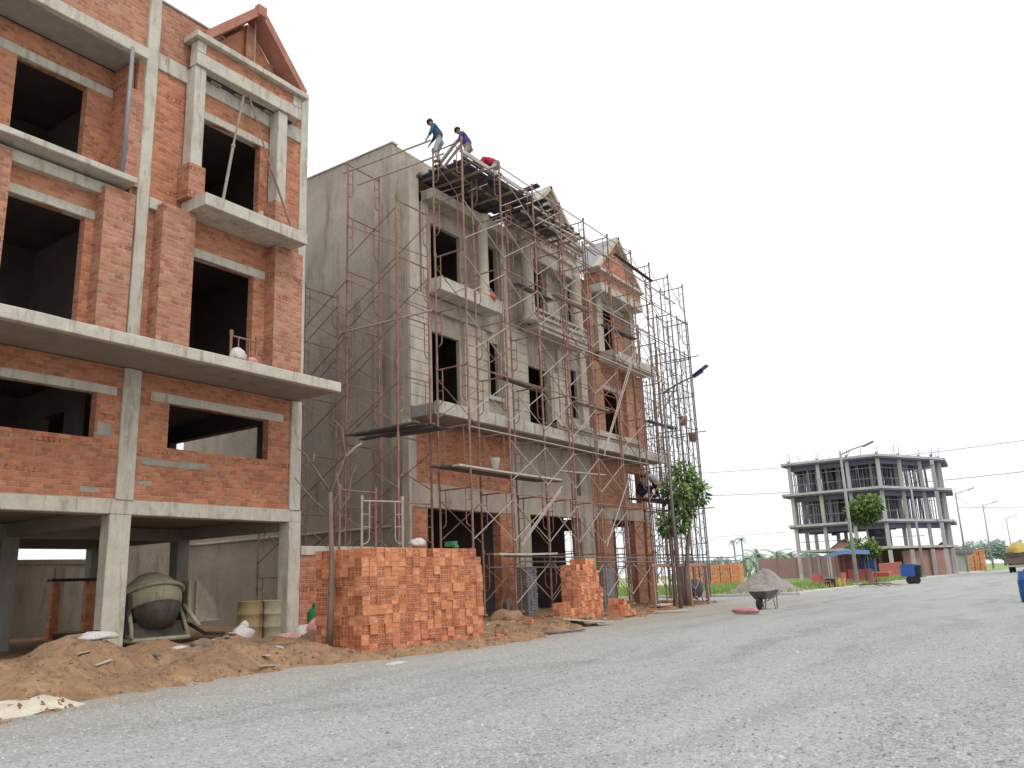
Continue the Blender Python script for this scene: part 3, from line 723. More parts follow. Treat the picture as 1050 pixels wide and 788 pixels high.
# --- big slab over the mezzanine, one length per house
for T, y0, y1 in ((B1, 18.0, 23.3), (B2, 23.3, 28.8), (B3, 28.8, 33.75)):
    b = MB(); b.rbox(-14.86, -14.68, y0, y1-.005, 5.98, 6.36, .25, .012); b.build('slab_edge', 'conc', T)
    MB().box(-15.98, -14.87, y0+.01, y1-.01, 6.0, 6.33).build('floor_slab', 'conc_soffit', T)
b = MB()
for (dx, z0, z1) in ((.05, 6.38, 6.46), (.10, 6.48, 6.58), (.03, 6.6, 6.72)):
    b.rbox(-14.98, -14.72+dx, 24.6, 31.2, z0, z1, .5, .006)
b.box(-15.0, -14.75, 24.6, 31.2, 6.37, 6.70)
b.build('moulding', 'render_light', B2)
# --- ground storey
each('pier', 'brick', B1, [(XF-.3, XF, 17.95, 18.7, 0, 3.4), (XF-.3, XF, 22.4, 23.15, 0, 3.4)])
b = MB(); b.rbox(XF-.3, XF+.02, 17.98, 23.2, 3.4, 4.12, .4, .01); b.build('beam', 'render', B1)
b = MB(); b.rbox(XF-.25, XF+.03, 17.9, 18.02, 0, 5.95, .4, .01); b.build('corner_strip', 'render_light', B1)
b = MB(); b.wallx(XF-.2, XF-.05, 18.0, 23.3, 4.12, 5.98); b.build('wall', 'brick', B1)
MB().box(XF-.3, XF+.03, 23.25, 24.2, 0, 3.45).build('pier', 'render', B2)
MB().box(XF-.3, XF+.03, 27.72, 28.72, 0, 3.45).build('pier', 'render', B2)
b = MB(); b.wallx(XF-.3, XF, 23.25, 28.75, 3.45, 5.98, [(27.6, 27.9, 4.3, 5.2)]); b.build('wall', 'render', B2)
MB().box(XF-.3, XF, 29.0, 29.2, 0, 3.5).build('pier', 'brick_dusty_hazy', B3)
MB().box(XF-.3, XF, 29.35, 30.32, 0, 3.5).build('pier', 'brick_dusty_hazy', B3)
MB().box(XF-.3, XF+.0, 32.35, 33.2, 0, 3.5).build('pier', 'brick_dusty_hazy', B3)
MB().box(XF-.3, XF-.02, 33.4, 33.9, 0, 3.5).build('pier', 'brick_dusty_hazy', B3)
b = MB(); b.rbox(XF-.3, XF+.02, 28.76, 33.9, 3.5, 3.95, .4, .01); b.build('beam', 'render', B3)
b = MB(); b.wallx(XF-.3, XF-.04, 28.8, 33.9, 3.95, 5.98, [(32.2, 33.3, 4.3, 5.6)]); b.build('wall', 'brick_dusty_hazy', B3)
# --- first upper storey
def rusticated(T, x, y0, y1, z0, z1, mat='render_light', step=.36, name='pilaster'):
    b = MB(); z = z0
    while z < z1-.05:
        zz = min(z+step-.025, z1); b.box(XF-.2, x, y0, y1, z, zz)
        b.box(XF-.2, x-.025, y0+.01, y1-.01, zz, min(zz+.025, z1)); z += step
    b.build(name, mat, T)
F2a, F2b = 6.36, 10.05
b = MB(); b.wallx(XF-.25, XF-.12, 18.0, 23.3, F2a, F2b, [(19.2, 20.6, F2a, 8.97), (22.13, 22.78, 7.4, 9.3)]); b.build('wall', 'render', B1)
rusticated(B1, XF+.04, 18.0, 18.95, F2a, F2b); rusticated(B1, XF, 20.75, 22.0, F2a, F2b); rusticated(B1, XF+.06, 22.95, 23.62, F2a, F2b)
MB().box(XF-.12, XF+.02, 22.02, 22.9, 7.22, 7.36).build('window_surround', 'render_light', B1)
MB().box(XF-.12, XF, 22.08, 22.12, 7.37, 9.35).build('window_surround', 'render_light', B1)
MB().box(XF-.12, XF, 22.8, 22.85, 7.37, 9.35).build('window_surround', 'render_light', B1)
b = MB(); b.wallx(XF-.25, XF-.12, 23.62, 28.9, F2a, F2b, [(24.5, 26.0, F2a, 8.93), (27.75, 28.28, 7.4, 9.37)]); b.build('wall', 'render', B2)
rusticated(B2, XF+.05, 23.64, 24.45, F2a, F2b); rusticated(B2, XF+.0, 26.7, 27.55, F2a, F2b); rusticated(B2, XF+.04, 28.4, 28.88, F2a, F2b, step=.5)
MB().box(XF-.12, XF+.04, 26.0, 26.14, F2a, 8.95).build('door_surround', 'render_light', B2)
MB().box(XF-.12, XF-.02, 26.3, 26.65, F2a, 8.95).build('door_surround', 'render_light', B2)
b = MB(); b.wallx(XF-.25, XF-.1, 28.9, 33.9, F2a, F2b, [(30.25, 31.95, F2a, 9.0)]); b.build('wall', 'brick_dusty_hazy', B3)
for (y0, y1) in ((29.0, 30.15), (32.25, 33.0), (33.1, 33.9)):
    MB().box(XF-.1, XF+.1, y0, y1, F2a, F2b).build('pier', 'brick_dusty_hazy', B3)
MB().rbox(XF-.1, XF-.02, 30.15, 32.2, 9.0, 9.2, .4, .006).build('lintel', 'conc', B3)
# --- balconies
b = MB(); b.rbox(XF+.08, -15.12, 18.75, 22.0, 10.06, 10.5, .25, .012); b.build('balcony_slab', 'conc', B1)
MB().box(XF-.12, XF+.05, 18.9, 22.4, 9.6, 10.04).build('beam', 'render', B1)
b = MB(); b.rbox(XF+.08, -15.1, 24.2, 28.0, 10.06, 10.22, .25, .01)
for (dx, z0, z1) in ((.02, 10.24, 10.34), (-.04, 10.36, 10.44), (.05, 10.5, 10.62), (-.02, 10.8, 10.9)): b.rbox(-15.4, -15.1+dx, 24.2, 28.0, z0, z1, .5, .006)
b.box(-15.4, -15.14, 24.22, 27.98, 10.2, 10.5)
for k in range(15): b.box(-15.28, -15.2, 24.3+k*.255, 24.38+k*.255, 10.62, 10.8)
b.build('balcony_slab', 'render_light', B2)
b = MB(); b.rbox(XF+.12, -15.0, 29.9, 34.0, 10.06, 10.48, .25, .012); b.build('balcony_slab', 'conc', B3)
# --- top storey
F3a, F3b = 10.3, 13.5
b = MB(); b.wallx(XF-.25, XF-.1, 18.0, 23.3, F2b, F3b, [(19.2, 20.75, 10.5, 12.65), (21.85, 22.9, 10.5, 12.9)]); b.build('wall', 'render', B1)
MB().box(XF-.1, XF+.06, 18.0, 18.45, F2b+.02, 14.2).build('pilaster', 'render_light', B1)
MB().box(XF-.1, XF+.03, 18.6, 18.95, F2b+.02, 13.5).build('pilaster', 'render_light', B1)
MB().box(XF-.1, XF+.05, 22.95, 23.3, F2b, F3b).build('pilaster', 'render_light', B1)
def rcol(T, x, y, z0, z1, r):
    MB().lathe((x, y, 0), [(r*1.35, z0), (r*1.35, z0+.12), (r*1.15, z0+.16), (r, z0+.24), (r*.97, z1-.42), (r*1.1, z1-.38), (r*1.1, z1-.32), (r*.98, z1-.3), (r*1.3, z1-.14), (r*1.4, z1-.1), (r*1.4, z1)], 18).build('round_column', 'render_light', T, smooth=True)
rcol(B1, -15.4, 21.35, 10.5, 13.5, .2); rcol(B2, -15.35, 24.05, 10.3, 13.4, .24); rcol(B2, -15.35, 27.55, 10.3, 13.4, .24)
b = MB(); b.wallx(XF-.25, XF-.1, 23.3, 28.9, F2b, F3b, [(24.7, 26.0, 10.5, 12.9), (27.9, 28.4, 10.9, 12.9)]); b.build('wall', 'render', B2)
MB().box(XF-.1, XF+.02, 26.1, 26.5, F2b, 13.0).build('pilaster', 'render_light', B2)
MB().box(XF-.1, XF+.03, 28.45, 28.85, F2b, F3b).build('pilaster', 'render_light', B2)
b = MB(); b.wallx(XF-.25, XF-.1, 28.9, 33.9, F2b, F3b, [(30.4, 31.95, 10.5, 12.75)]); b.build('wall', 'brick_dusty_hazy', B3)
for (y0, y1) in ((29.0, 29.35), (29.75, 30.25), (32.8, 33.3)):
    MB().rbox(XF-.1, XF+.25, y0, y1, 10.5, 13.2, .4, .008).build('post', 'render_light' if y0 > 29.5 else 'brick_dusty_hazy', B3)
MB().rbox(XF-.1, XF-.0, 30.3, 33.0, 12.75, 12.95, .4, .006).build('lintel', 'conc', B3)
# --- entablatures and gables
def gable(T, y0, y1, z0, z1, x, matw, matt, back=1.4, th=.12):
    ym = (y0+y1)/2
    MB().prism([(x-.12, y0+.1, z0), (x-.12, y1-.1, z0), (x-.12, ym, z1-.1)], (-.2, 0, 0)).build('gable_wall', matw, T)
    for ya in (y0, y1):
        d = Vector((0, ym-ya, z1-z0)); n_ = Vector((0, -(z1-z0), ym-ya)).normalized()
        if n_.z < 0: n_ = -n_
        mid = Vector((x-.05, (ya+ym)/2, (z0+z1)/2))
        MB().obox(mid, (.17, 0, 0), d*.53, n_*th*.55).obox(mid+Vector((-.05, 0, 0))-n_*th*.9, (.1, 0, 0), d*.47, n_*th*.35).build('raking_cornice', matt, T)
        MB().obox(mid+Vector((-back*.5-.17, 0, 0)), (back*.5, 0, 0), d*.52, n_*.05).build('roof_slope', 'pvc', T)
b = MB(); b.rbox(XF-.1, -15.2, 23.55, 27.75, 13.42, 13.56, .4, .008); b.rbox(XF-.1, -15.05, 23.45, 27.85, 13.98, 14.1, .4, .008); b.rbox(XF-.1, -14.95, 23.4, 27.9, 14.12, 14.24, .4, .008)
b.box(XF-.1, -15.25, 23.6, 27.7, 13.5, 13.99); b.rbox(XF-.1, -15.3, 23.7, 27.6, 12.9, 13.41, .4, .008); b.build('entablature', 'render_light', B2)
b = MB()
for k in range(12): b.box(-15.25, -15.1, 23.7+k*.34, 23.86+k*.34, 13.8, 13.975)
b.build('dentils', 'render_light', B2)
gable(B2, 23.4, 27.3, 14.25, 16.0, -15.0, 'render', 'render_light')
b = MB(); b.rbox(XF-.1, -15.1, 29.4, 33.4, 13.0, 13.36, .4, .01); b.rbox(XF-.1, -15.0, 29.3, 33.5, 13.85, 13.98, .4, .008); b.build('entablature', 'conc', B3)
MB().box(XF-.1, -15.15, 29.45, 33.35, 13.37, 13.84).build('frieze', 'brick_dusty_hazy', B3)
gable(B3, 29.2, 33.1, 13.99, 15.85, -15.1, 'brick', 'render_light')
b = MB(); b.box(XF-.1, -15.25, 18.6, 23.3, 13.15, 13.48); b.build('entablature', 'render', B1)
# half-built dormer in hollow tile on the first roof
b = MB(); b.prism([(-15.95, 18.75, 13.9), (-15.95, 21.2, 13.9), (-15.95, 20.3, 14.85), (-15.95, 19.5, 14.75)], (-.35, 0, 0)); b.build('dormer_wall', 'lbrick', B1)
MB().obox((-16.0, 19.1, 14.45), (.25, 0, 0), (0, .5, .33), (0, -.03, .05)).build('raking_cornice', 'render_light', B1)

# ---------------------------------------------------------------- planks, decks, formwork (things resting on the scaffold)
def plank(name, mat, c_, ax, L, wd, th, label, cat='plank', group=None, tilt=0):
    ax = Vector(ax).normalized(); ay = Vector((0, 0, 1)).cross(ax).normalized(); az = ax.cross(ay)
    b = MB(); n = 5; prev = None; vs = []; fs = []
    c_ = Vector(c_)
    for i in range(n+1):
        t = -L/2+L*i/n; sag = -.012*(1-(2*t/L)**2)
        for (s1, s2) in ((-1, -1), (1, -1), (1, 1), (-1, 1)):
            vs.append(c_+ax*t+ay*s1*wd/2+az*(s2*th/2+sag)+Vector((0, 0, rnd(-.003, .003))))
    for i in range(n):
        for k in range(4): fs.append((i*4+k, i*4+(k+1) % 4, i*4+4+(k+1) % 4, i*4+4+k))
    fs.append((0, 1, 2, 3)); fs.append((n*4, n*4+1, n*4+2, n*4+3))
    b.add(vs, fs)
    return b.build(name, mat, label=label, cat=cat, group=group, origin=c_)
gp = 'planks of the lower scaffold deck'
for k in range(4):
    plank('plank', 'board' if k else 'wood_pale', (-13.5-.27*k, 20.0+rnd(-.2, .2), 4.27+.02*k), (0, 1, 0), 5.4+rnd(-.3, .3), .25, .05,
          ['pale plank along the front edge of the lower scaffold deck', 'dark plank of the lower scaffold deck, just behind the pale edge plank', 'dark plank in the middle of the lower scaffold deck', 'dark plank of the lower scaffold deck nearest the brick wall'][k], group=gp)
for k in range(3):
    plank('plank', 'board', (-13.6-.3*k, 31.4, 4.1+.015*k), (0, 1, 0), 5.0+rnd(-.3, .3), .28, .05,
          ['outermost plank of the far scaffold deck behind the leafy tree', 'middle plank of the far scaffold deck behind the leafy tree', 'innermost plank of the far scaffold deck behind the leafy tree'][k], group='planks of the far scaffold deck')
for k in range(5):
    plank('plank', 'board_dark' if k % 2 else 'board', (-15.25+rnd(-.25, .25), 16.25+.28*k, 5.35+rnd(0, .06)), (1, .12*rnd(-1, 1), rnd(-.01, .04)), 2.3+rnd(-.4, .5), .24, .04,
          ['dark board nearest the street on the side scaffold deck', 'second dark board from the outer edge of the side scaffold deck', 'middle board of the side scaffold deck', 'fourth board of the side scaffold deck, towards the wall', 'board of the side scaffold deck closest to the blank wall'][k], group='boards of the side scaffold deck')
plank('plank', 'wood_pale', (-14.0, 24.8, 4.75), (.2, 1, 0), 2.4, .22, .04, 'short pale plank laid across the scaffold in front of the ornate house')
plank('plank', 'tile', (-13.5, 22.0, 3.7), (.1, 1, 0), 1.3, .25, .05, 'short reddish board on the scaffold above the ground floor piers')
plank('plank', 'wood_pale', (-13.2, 20.0, 1.95), (0, 1, .01), 3.0, .2, .05, 'pale plank on the low pipes right beside the large brick stack')
plank('plank', 'board_dark', (-13.3, 28.9, 13.35), (0, 1, -.05), 3.4, .14, .04, 'dark plank high on the scaffold below the brick gable')
for k, (x, y, z, L, mt) in enumerate(((-13.9, 21.2, 7.25, 2.6, 'board'), (-14.1, 26.0, 7.3, 2.4, 'wood'), (-13.8, 31.5, 7.3, 2.8, 'board'), (-13.7, 24.4, 10.75, 2.6, 'wood'), (-14.0, 28.6, 10.7, 2.5, 'board'), (-14.2, 22.6, 10.8, 2.2, 'board'))):
    plank('plank', mt, (x, y, z), (rnd(-.06, .06), 1, rnd(-.02, .02)), L, .26, .045, 'single rough plank laid across the tubes of the facade scaffold', group='single planks up on the facade scaffold')
# formwork deck for the first pediment (one thing: joists + panels)
FD = thing('formwork_deck', (-14.8, 21, 13.9), 'dark plywood formwork deck high under the feet of the roof workers', 'formwork')
b = MB()
for k in range(4): b.box(-16.0, -13.95+rnd(-.12, .06), 18.55+k*.92, 18.55+k*.92+.84, 13.98+.004*k, 14.02+.004*k)
b.build('panel', 'board', FD)
for x in (-15.7, -15.2, -14.7, -14.2, -13.85):
    MB().rbox(x-.04, x+.04, 18.35, 22.3, 13.88, 13.97, .5, .004).build('joist', 'wood' if x < -14.4 and x > -14.9 else 'board_dark', FD)
for k in range(7):
    y = 18.6+k*.6; MB().rbox(-15.9, -13.7+rnd(-.3, .25), y, y+.07, 13.79, 13.87, .5, .004).build('bearer', ('board', 'wood', 'board_dark')[k % 3], FD)
MB().rbox(-13.86, -13.8, 18.2, 22.4, 14.03, 14.17, .5, .006).build('edge_board', 'wood_pale', FD)
rg = 'loose dark boards piled on the scaffold head'
for k in range(10):
    plank('formwork_board', 'board_dark', (-14.6+rnd(-.2, .2)-.04*k, 21.9+k*.3, 14.18-.02*k+rnd(-.03, .05)), (1, rnd(-.12, .12), rnd(.0, .10)), 2.2-.07*k+rnd(-.3, .4), .27, .04,
          'dark loose formwork board in the ragged row along the top of the scaffold', 'board', rg)
FD2 = thing('formwork_deck', (-14.6, 24, 13.7), 'dark formwork deck between the first and middle house roofs', 'formwork')
for k in (0, 1, 3): MB().box(-15.1, -13.7+rnd(-.1, .05), 22.4+k*.62, 22.4+k*.62+.6, 13.76+.003*k, 13.8+.003*k).build('panel', 'board', FD2)
for x in (-14.9, -14.3, -13.8): MB().rbox(x-.035, x+.035, 22.2, 26.6, 13.66, 13.75, .5, .004).build('joist', 'wood_pale', FD2)
for k in range(8): MB().rbox(-15.1, -13.6, 22.5+.42*k, 22.56+.42*k, 13.58, 13.655, .5, .004).build('bearer', 'wood' if k % 2 else 'board', FD2)
for k in range(6):
    plank('batten', 'wood_pale', (-13.7+rnd(-.1, .1), 23.0+k*.7, 13.3+rnd(-.1, .1)), (rnd(-.2, .2), 1, rnd(-.03, .03)), 1.2, .07, .05, 'short pale batten lying among the tubes at the scaffold head', 'batten', 'short pale battens on the scaffold head')
# two roof trusses of pale channel beside the workers
MB().obox((-15.1, 19.0, 14.62), (.55, 0, .42), (0, .05, 0), (-.02, 0, .03)).obox((-15.1, 19.14, 14.5), (.55, 0, .42), (0, .03, 0), (-.02, 0, .03)).build('roof_channel', 'bag', label='pair of pale grey channels sloping up between the two standing workers', cat='channel', origin=(-15.1, 19, 14.6))
# bucket, helmet etc.
MB().lathe((-13.55, 19.05, 4.33), [(.11, 0), (.15, .30), (.155, .31), (.14, .30), (.10, .03)], 14).build('bucket', 'bag', smooth=True, label='pale bucket standing on the front edge of the lower scaffold deck', cat='bucket', origin=(-13.55, 19.05, 4.33))
MB().lathe((-13.55, 20.0, 2.02), [(.001, .001), (.001, 0)], 3)
HM = MB().lathe((-15.3, 21.5, 10.5), [(.20, 0), (.19, .02), (.145, .03), (.14, .09), (.10, .16), (.03, .19), (.001, .192)], 16).build('hard_hat', 'orange', smooth=True, label='orange hard hat lying on the grey balcony', cat='hard hat', origin=(-15.3, 21.5, 10.5))
HM.rotation_euler = (R(-25), R(20), 0); HM.location.z += .03; HM.scale = (1.3, 1.3, 1.3)
for (y, z, lb) in ((33.6, 7.55, 'dusty red bucket hanging in the far scaffold, upper of two'), (34.6, 6.95, 'dusty red bucket hanging in the far scaffold, lower of two')):
    T = thing('hanging_bucket', (-13.7, y, z), lb, 'bucket', 'red buckets hanging in the far scaffold')
    MB().lathe((-13.7, y, z), [(.16, 0), (.2, .36), (.205, .38), (.18, .37), (.14, .03)], 14).build('pail', 'far_brick', T, smooth=True)
    MB().tube([(-13.7-.2, y, z+.37), (-13.7, y, z+.6), (-13.5, y, z+.37)], .012, 5).tube([(-13.7, y, z+.6), (-13.7, y, z+1.5)], .008, 5).build('handle', 'steel_grey', T)

# ---------------------------------------------------------------- people
def skinmesh(name, joints, edges, mat, parent, sub=1):
    names = list(joints); me = bpy.data.meshes.new(name)
    off = wloc(parent)
    me.from_pydata([Vector(joints[n][0]) for n in names], [(names.index(a), names.index(b_)) for a, b_ in edges], [])
    o = bpy.data.objects.new(name, me); col.objects.link(o); o.parent = parent
    mo = o.modifiers.new('Skin', 'SKIN'); mo.use_smooth_shade = True
    for i, n in enumerate(names):
        r = joints[n][1]; me.skin_vertices[0].data[i].radius = (r, r) if not isinstance(r, tuple) else r
        me.skin_vertices[0].data[i].use_root = (i == 0)
    sb = o.modifiers.new('Sub', 'SUBSURF'); sb.levels = sb.render_levels = sub
    me.materials.append(M[mat])
    return o
def person(loc, rz, pose, label, shirt, trous, hat=None, scale=1.0):
    T = thing('person', loc, label, 'person', rz=rz); T.scale = (scale,)*3
    J = pose  # joint -> point, facing +Y in local space
    rad = dict(pelvis=.13, waist=.115, chest=.135, neckb=.07, neck=.05, headl=.085, headc=.10, headt=.07, nose=.02,
               shL=.06, elL=.042, wrL=.030, paL=.032, shR=.06, elR=.042, wrR=.030, paR=.032,
               hipL=.095, knL=.06, anL=.042, toL=.035, hipR=.095, knR=.06, anR=.042, toR=.035)
    j = {k: (J[k], rad[k]) for k in rad if k in J}
    E_ = [('pelvis', 'waist'), ('waist', 'chest'), ('chest', 'neckb'), ('neckb', 'neck'), ('neck', 'headl'), ('headl', 'headc'), ('headc', 'headt')]
    for s in 'LR':
        E_ += [('chest', 'sh'+s), ('sh'+s, 'el'+s), ('el'+s, 'wr'+s), ('wr'+s, 'pa'+s), ('pelvis', 'hip'+s), ('hip'+s, 'kn'+s), ('kn'+s, 'an'+s), ('an'+s, 'to'+s)]
    V_ = Vector
    for s in 'LR':
        d = (V_(J['pa'+s])-V_(J['wr'+s])).normalized(); sd_ = d.orthogonal().normalized()
        for q in range(4):
            base = V_(J['pa'+s])+sd_*(.027*(q-1.5)); mid = base+d*.05; tip = mid+(d*.6+V_((0, 0, -.5))).normalized()*(.03+.008*(1.5-abs(q-1.5)))
            j['f%d%s' % (q, s)] = (mid, .010); j['t%d%s' % (q, s)] = (tip, .008); E_ += [('pa'+s, 'f%d%s' % (q, s)), ('f%d%s' % (q, s), 't%d%s' % (q, s))]
        j['th'+s] = (V_(J['wr'+s])+d*.045+sd_*.055, .010); E_.append(('wr'+s, 'th'+s))
    jj = {k: v for k, v in j.items()}
    body = skinmesh('body', jj, E_, 'skin', T)
    hd = V_(J['headc']); up_ = (V_(J['headt'])-V_(J['headl'])).normalized(); fwd = V_((0, 1, 0)); fwd = (fwd-up_*fwd.dot(up_)).normalized(); sd2 = up_.cross(fwd)
    b = MB(); b.lathe(tuple(hd+up_*.02-fwd*.012), [(.112, -.02), (.117, .02), (.10, .075), (.06, .105), (.001, .118)], 14, up_)
    b2 = b; off = V_(loc)
    me = bpy.data.meshes.new('hair'); me.from_pydata(b.v, [], b.f); me.materials.append(M[hat or 'hair'])
    o = bpy.data.objects.new('hair' if not hat else 'cap', me); col.objects.link(o); o.parent = T
    for p_ in me.polygons: p_.use_smooth = True
    for nm, mt, bits in (('eyes', 'hair', [(hd+fwd*.088+sd2*.034-up_*.005, .011), (hd+fwd*.088-sd2*.034-up_*.005, .011)]), ('nose', 'skin', [(hd+fwd*.103-up_*.03, .016)]), ('mouth', 'shirt_red', [(hd+fwd*.088-up_*.062, .013)]), ('ears', 'skin', [(hd+sd2*.1-up_*.02, .02), (hd-sd2*.1-up_*.02, .02)])):
        q = MB()
        for (c_, r_) in bits: q.lathe(tuple(c_), [(r_*.5, -r_), (r_, 0), (r_*.5, r_)], 8, up_)
        me = bpy.data.meshes.new(nm); me.from_pydata(q.v, [], q.f); me.materials.append(M[mt]); o = bpy.data.objects.new(nm, me); col.objects.link(o); o.parent = T
    def lerp(a, b_, t): return V_(a).lerp(V_(b_), t)
    sj = dict(waist=(lerp(J['pelvis'], J['waist'], -.15), .185), mid=(lerp(J['waist'], J['chest'], .4), .175), chest=(J['chest'], .17), nb=(J['neckb'], .085))
    se = [('waist', 'mid'), ('mid', 'chest'), ('chest', 'nb')]
    for s in 'LR':
        sj['sh'+s] = (J['sh'+s], .08); sj['el'+s] = (J['el'+s], .062); sj['c'+s] = (lerp(J['el'+s], J['wr'+s], .75), .05)
        se += [('chest', 'sh'+s), ('sh'+s, 'el'+s), ('el'+s, 'c'+s)]
    skinmesh('shirt', sj, se, shirt, T)
    tj = dict(p=(J['pelvis'], .148)); te = []
    for s in 'LR':
        tj['h'+s] = (lerp(J['hip'+s], J['kn'+s], .18), .105); tj['k'+s] = (J['kn'+s], .08); tj['a'+s] = (lerp(J['kn'+s], J['an'+s], .9), .062)
        te += [('p', 'h'+s), ('h'+s, 'k'+s), ('k'+s, 'a'+s)]
    skinmesh('trousers', tj, te, trous, T)
    for s in 'LR':
        a, t_ = V_(J['an'+s]), V_(J['to'+s]); d = (t_-a); d.z = 0; d.normalize(); sdv = V_((0, 0, 1)).cross(d)
        q = MB(); q.obox(tuple(a+d*.08-V_((0, 0, .055))), d*.14, sdv*.05, (0, 0, .035)); me = bpy.data.meshes.new('shoe'); me.from_pydata(q.v, [], q.f); me.materials.append(M['rubber'])
        o = bpy.data.objects.new('shoe', me); col.objects.link(o); o.parent = T
        bv = o.modifiers.new('b', 'BEVEL'); bv.width = .02; bv.segments = 2
    return T
def pose_bent(lean=.5, arms=.3, crouch=0.0, spread=.14):
    # standing, trunk pitched forward by lean (rad), arms reaching down in front
    ph = .92-crouch; P = Vector((0, -.10, ph)); d = Vector((0, math.sin(lean), math.cos(lean))); n_ = Vector((0, math.cos(lean), -math.sin(lean)))
    J = dict(pelvis=P, waist=P+d*.17, chest=P+d*.38, neckb=P+d*.52, neck=P+d*.57+n_*.02)
    hd = (d*.7+Vector((0, .25, .3))).normalized()
    if lean > 1: hd = (d*.9+Vector((0, 0, -.4))).normalized()
    J['headl'] = J['neck']+hd*.07+n_*.02; J['headc'] = J['neck']+hd*.14+n_*.02; J['headt'] = J['neck']+hd*.20+n_*.01
    for s, q in (('L', -1), ('R', 1)):
        sh = P+d*.47+Vector((q*.185, 0, 0)); J['sh'+s] = sh
        J['el'+s] = sh+Vector((q*.05, arms*.35, -.25)); J['wr'+s] = J['el'+s]+Vector((-q*.03, arms*.55+.05, -.20)); J['pa'+s] = J['wr'+s]+Vector((0, .04, -.06))
        J['hip'+s] = P+Vector((q*.10, 0, -.06))
        J['kn'+s] = Vector((q*spread, .06+crouch*.9, .49-crouch*.25)); J['an'+s] = Vector((q*spread, -.06, .09)); J['to'+s] = Vector((q*(spread+.03), .10, .04))
    return J
def pose_sit():
    P = Vector((0, 0, .12)); J = dict(pelvis=P, waist=P+Vector((0, .03, .17)), chest=P+Vector((0, .09, .37)), neckb=P+Vector((0, .13, .50)), neck=P+Vector((0, .15, .55)))
    J['headl'] = J['neck']+Vector((0, .03, .07)); J['headc'] = J['neck']+Vector((0, .05, .13)); J['headt'] = J['neck']+Vector((0, .05, .20))
    for s, q in (('L', -1), ('R', 1)):
        J['sh'+s] = P+Vector((q*.185, .10, .45)); J['el'+s] = P+Vector((q*.26, .25, .24)); J['wr'+s] = P+Vector((q*.15, .42, .30)); J['pa'+s] = J['wr'+s]+Vector((-q*.03, .06, .01))
        J['hip'+s] = P+Vector((q*.1, .03, -.02)); J['kn'+s] = Vector((q*.22, .38, .42)); J['an'+s] = Vector((q*.13, .45, .09)); J['to'+s] = Vector((q*.15, .6, .04))
    return J
# facing +Y locally; rz turns them
person((-14.85, 18.35, 14.02), R(118), pose_bent(.42, .15), 'worker in a blue shirt and pale jeans, leftmost of the three roof workers', 'shirt_blue', 'trous', scale=.96)
person((-14.35, 19.2, 14.02), R(122), pose_bent(.5, .2, .06), 'worker in a purple shirt and beige trousers bending beside the sloping channels', 'shirt_purple', 'trous_b', scale=.96)
person((-13.95, 20.15, 13.75), R(128), pose_bent(1.35, .3, .14), 'worker in a crimson shirt doubled over on the scaffold head', 'shirt_red', 'trous', scale=.96)
person((-14.15, 29.6, 4.18), R(-70), pose_sit(), 'worker in dark clothes squatting on the far scaffold deck', 'shirt_dark', 'shirt_dark')
person((-14.2, 31.3, 4.18), R(60), pose_bent(.9, .25, .2), 'worker in grey clothes stooping on the far scaffold deck beside the tree', 'trous', 'shirt_dark')

# ================================================================== YARD
# low wall between the two buildings
W = thing('alley_wall', (XF, 15.9, .1), 'low red brick wall with concrete coping closing the alley between the buildings', 'wall')
MB().box(XF-.12, XF+.04, 13.9, 17.95, -.1, 2.02).build('wall', 'brick', W)
MB().rbox(XF-.16, XF+.08, 13.9, 17.94, 2.02, 2.24, .4, .01).build('coping', 'conc', W)
# rendered boundary wall behind the open ground floor
BW = thing('boundary_wall', (-27.5, 12, .1), 'plain rendered boundary wall behind the open ground floor', 'wall')
MB().box(-27.6, -27.4, -6, 18.0, -.1, 2.3).build('wall', 'render_light', BW)
MB().rbox(-27.66, -27.34, -6, 18.0, 2.3, 2.46, .8, .008).build('coping', 'render', BW)
MB().rbox(-27.38, -27.3, 14.0, 14.3, 0, 2.2, .4, .005).rbox(-27.38, -27.3, 16.4, 16.7, 0, 2.2, .4, .005).build('pilaster', 'render', BW)
RW = thing('rear_wall', (-27.2, 17, .1), 'tall stained rendered wall behind the concrete mixer', 'wall')
MB().box(-27.3, -27.1, 15.7, 18.0, -.1, 4.2).build('wall', 'render_dark', RW)
BH = thing('brick_lattice', (-24.0, 13.2, .1), 'stack of hollow bricks with a dark board top against the boundary wall', 'stack')
for y0 in (12.35, 13.35):
    b = MB()
    for k in range(18):
        b.box(-24.4, -24.2, y0+(.03 if k % 2 else 0), y0+.22+(.03 if k % 2 else 0), .1+k*.088, .1+k*.088+.08)
    b.build('pier', 'lbrick', BH)
MB().box(-24.45, -24.15, 12.3, 13.75, 1.7, 1.78).build('board', 'board_dark', BH)

# concrete mixer
MX = thing('concrete_mixer', (-17.5, 11.1, .15), 'cement-caked concrete mixer with tilted drum under the open ground floor', 'mixer')
mc = Vector((-17.5, 11.13, 1.12)); ax = Vector((-.42, .03, .9)).normalized()
MB().lathe(mc, [(.18, -.72), (.36, -.66), (.50, -.48), (.60, -.28)], 26, ax).build('drum_base', 'mixer_dark', MX, smooth=True)
MB().lathe(mc, [(.58, -.30), (.64, -.12), (.655, 0), (.655, .08)], 26, ax).build('drum', 'mixer', MX, smooth=True)
MB().lathe(mc, [(.65, .08), (.60, .22), (.48, .38), (.34, .48), (.30, .52), (.27, .5), (.24, .40), (.02, .30)], 26, ax).build('drum_cone', 'mixer', MX, smooth=True)
for s_ in (-.72, .72): MB().obox(mc+Vector((-.1, s_*.93, -.30)), (.38, 0, 0), (0, .04, 0), (0, 0, .42)).build('side_plate', 'mixer_dark', MX)
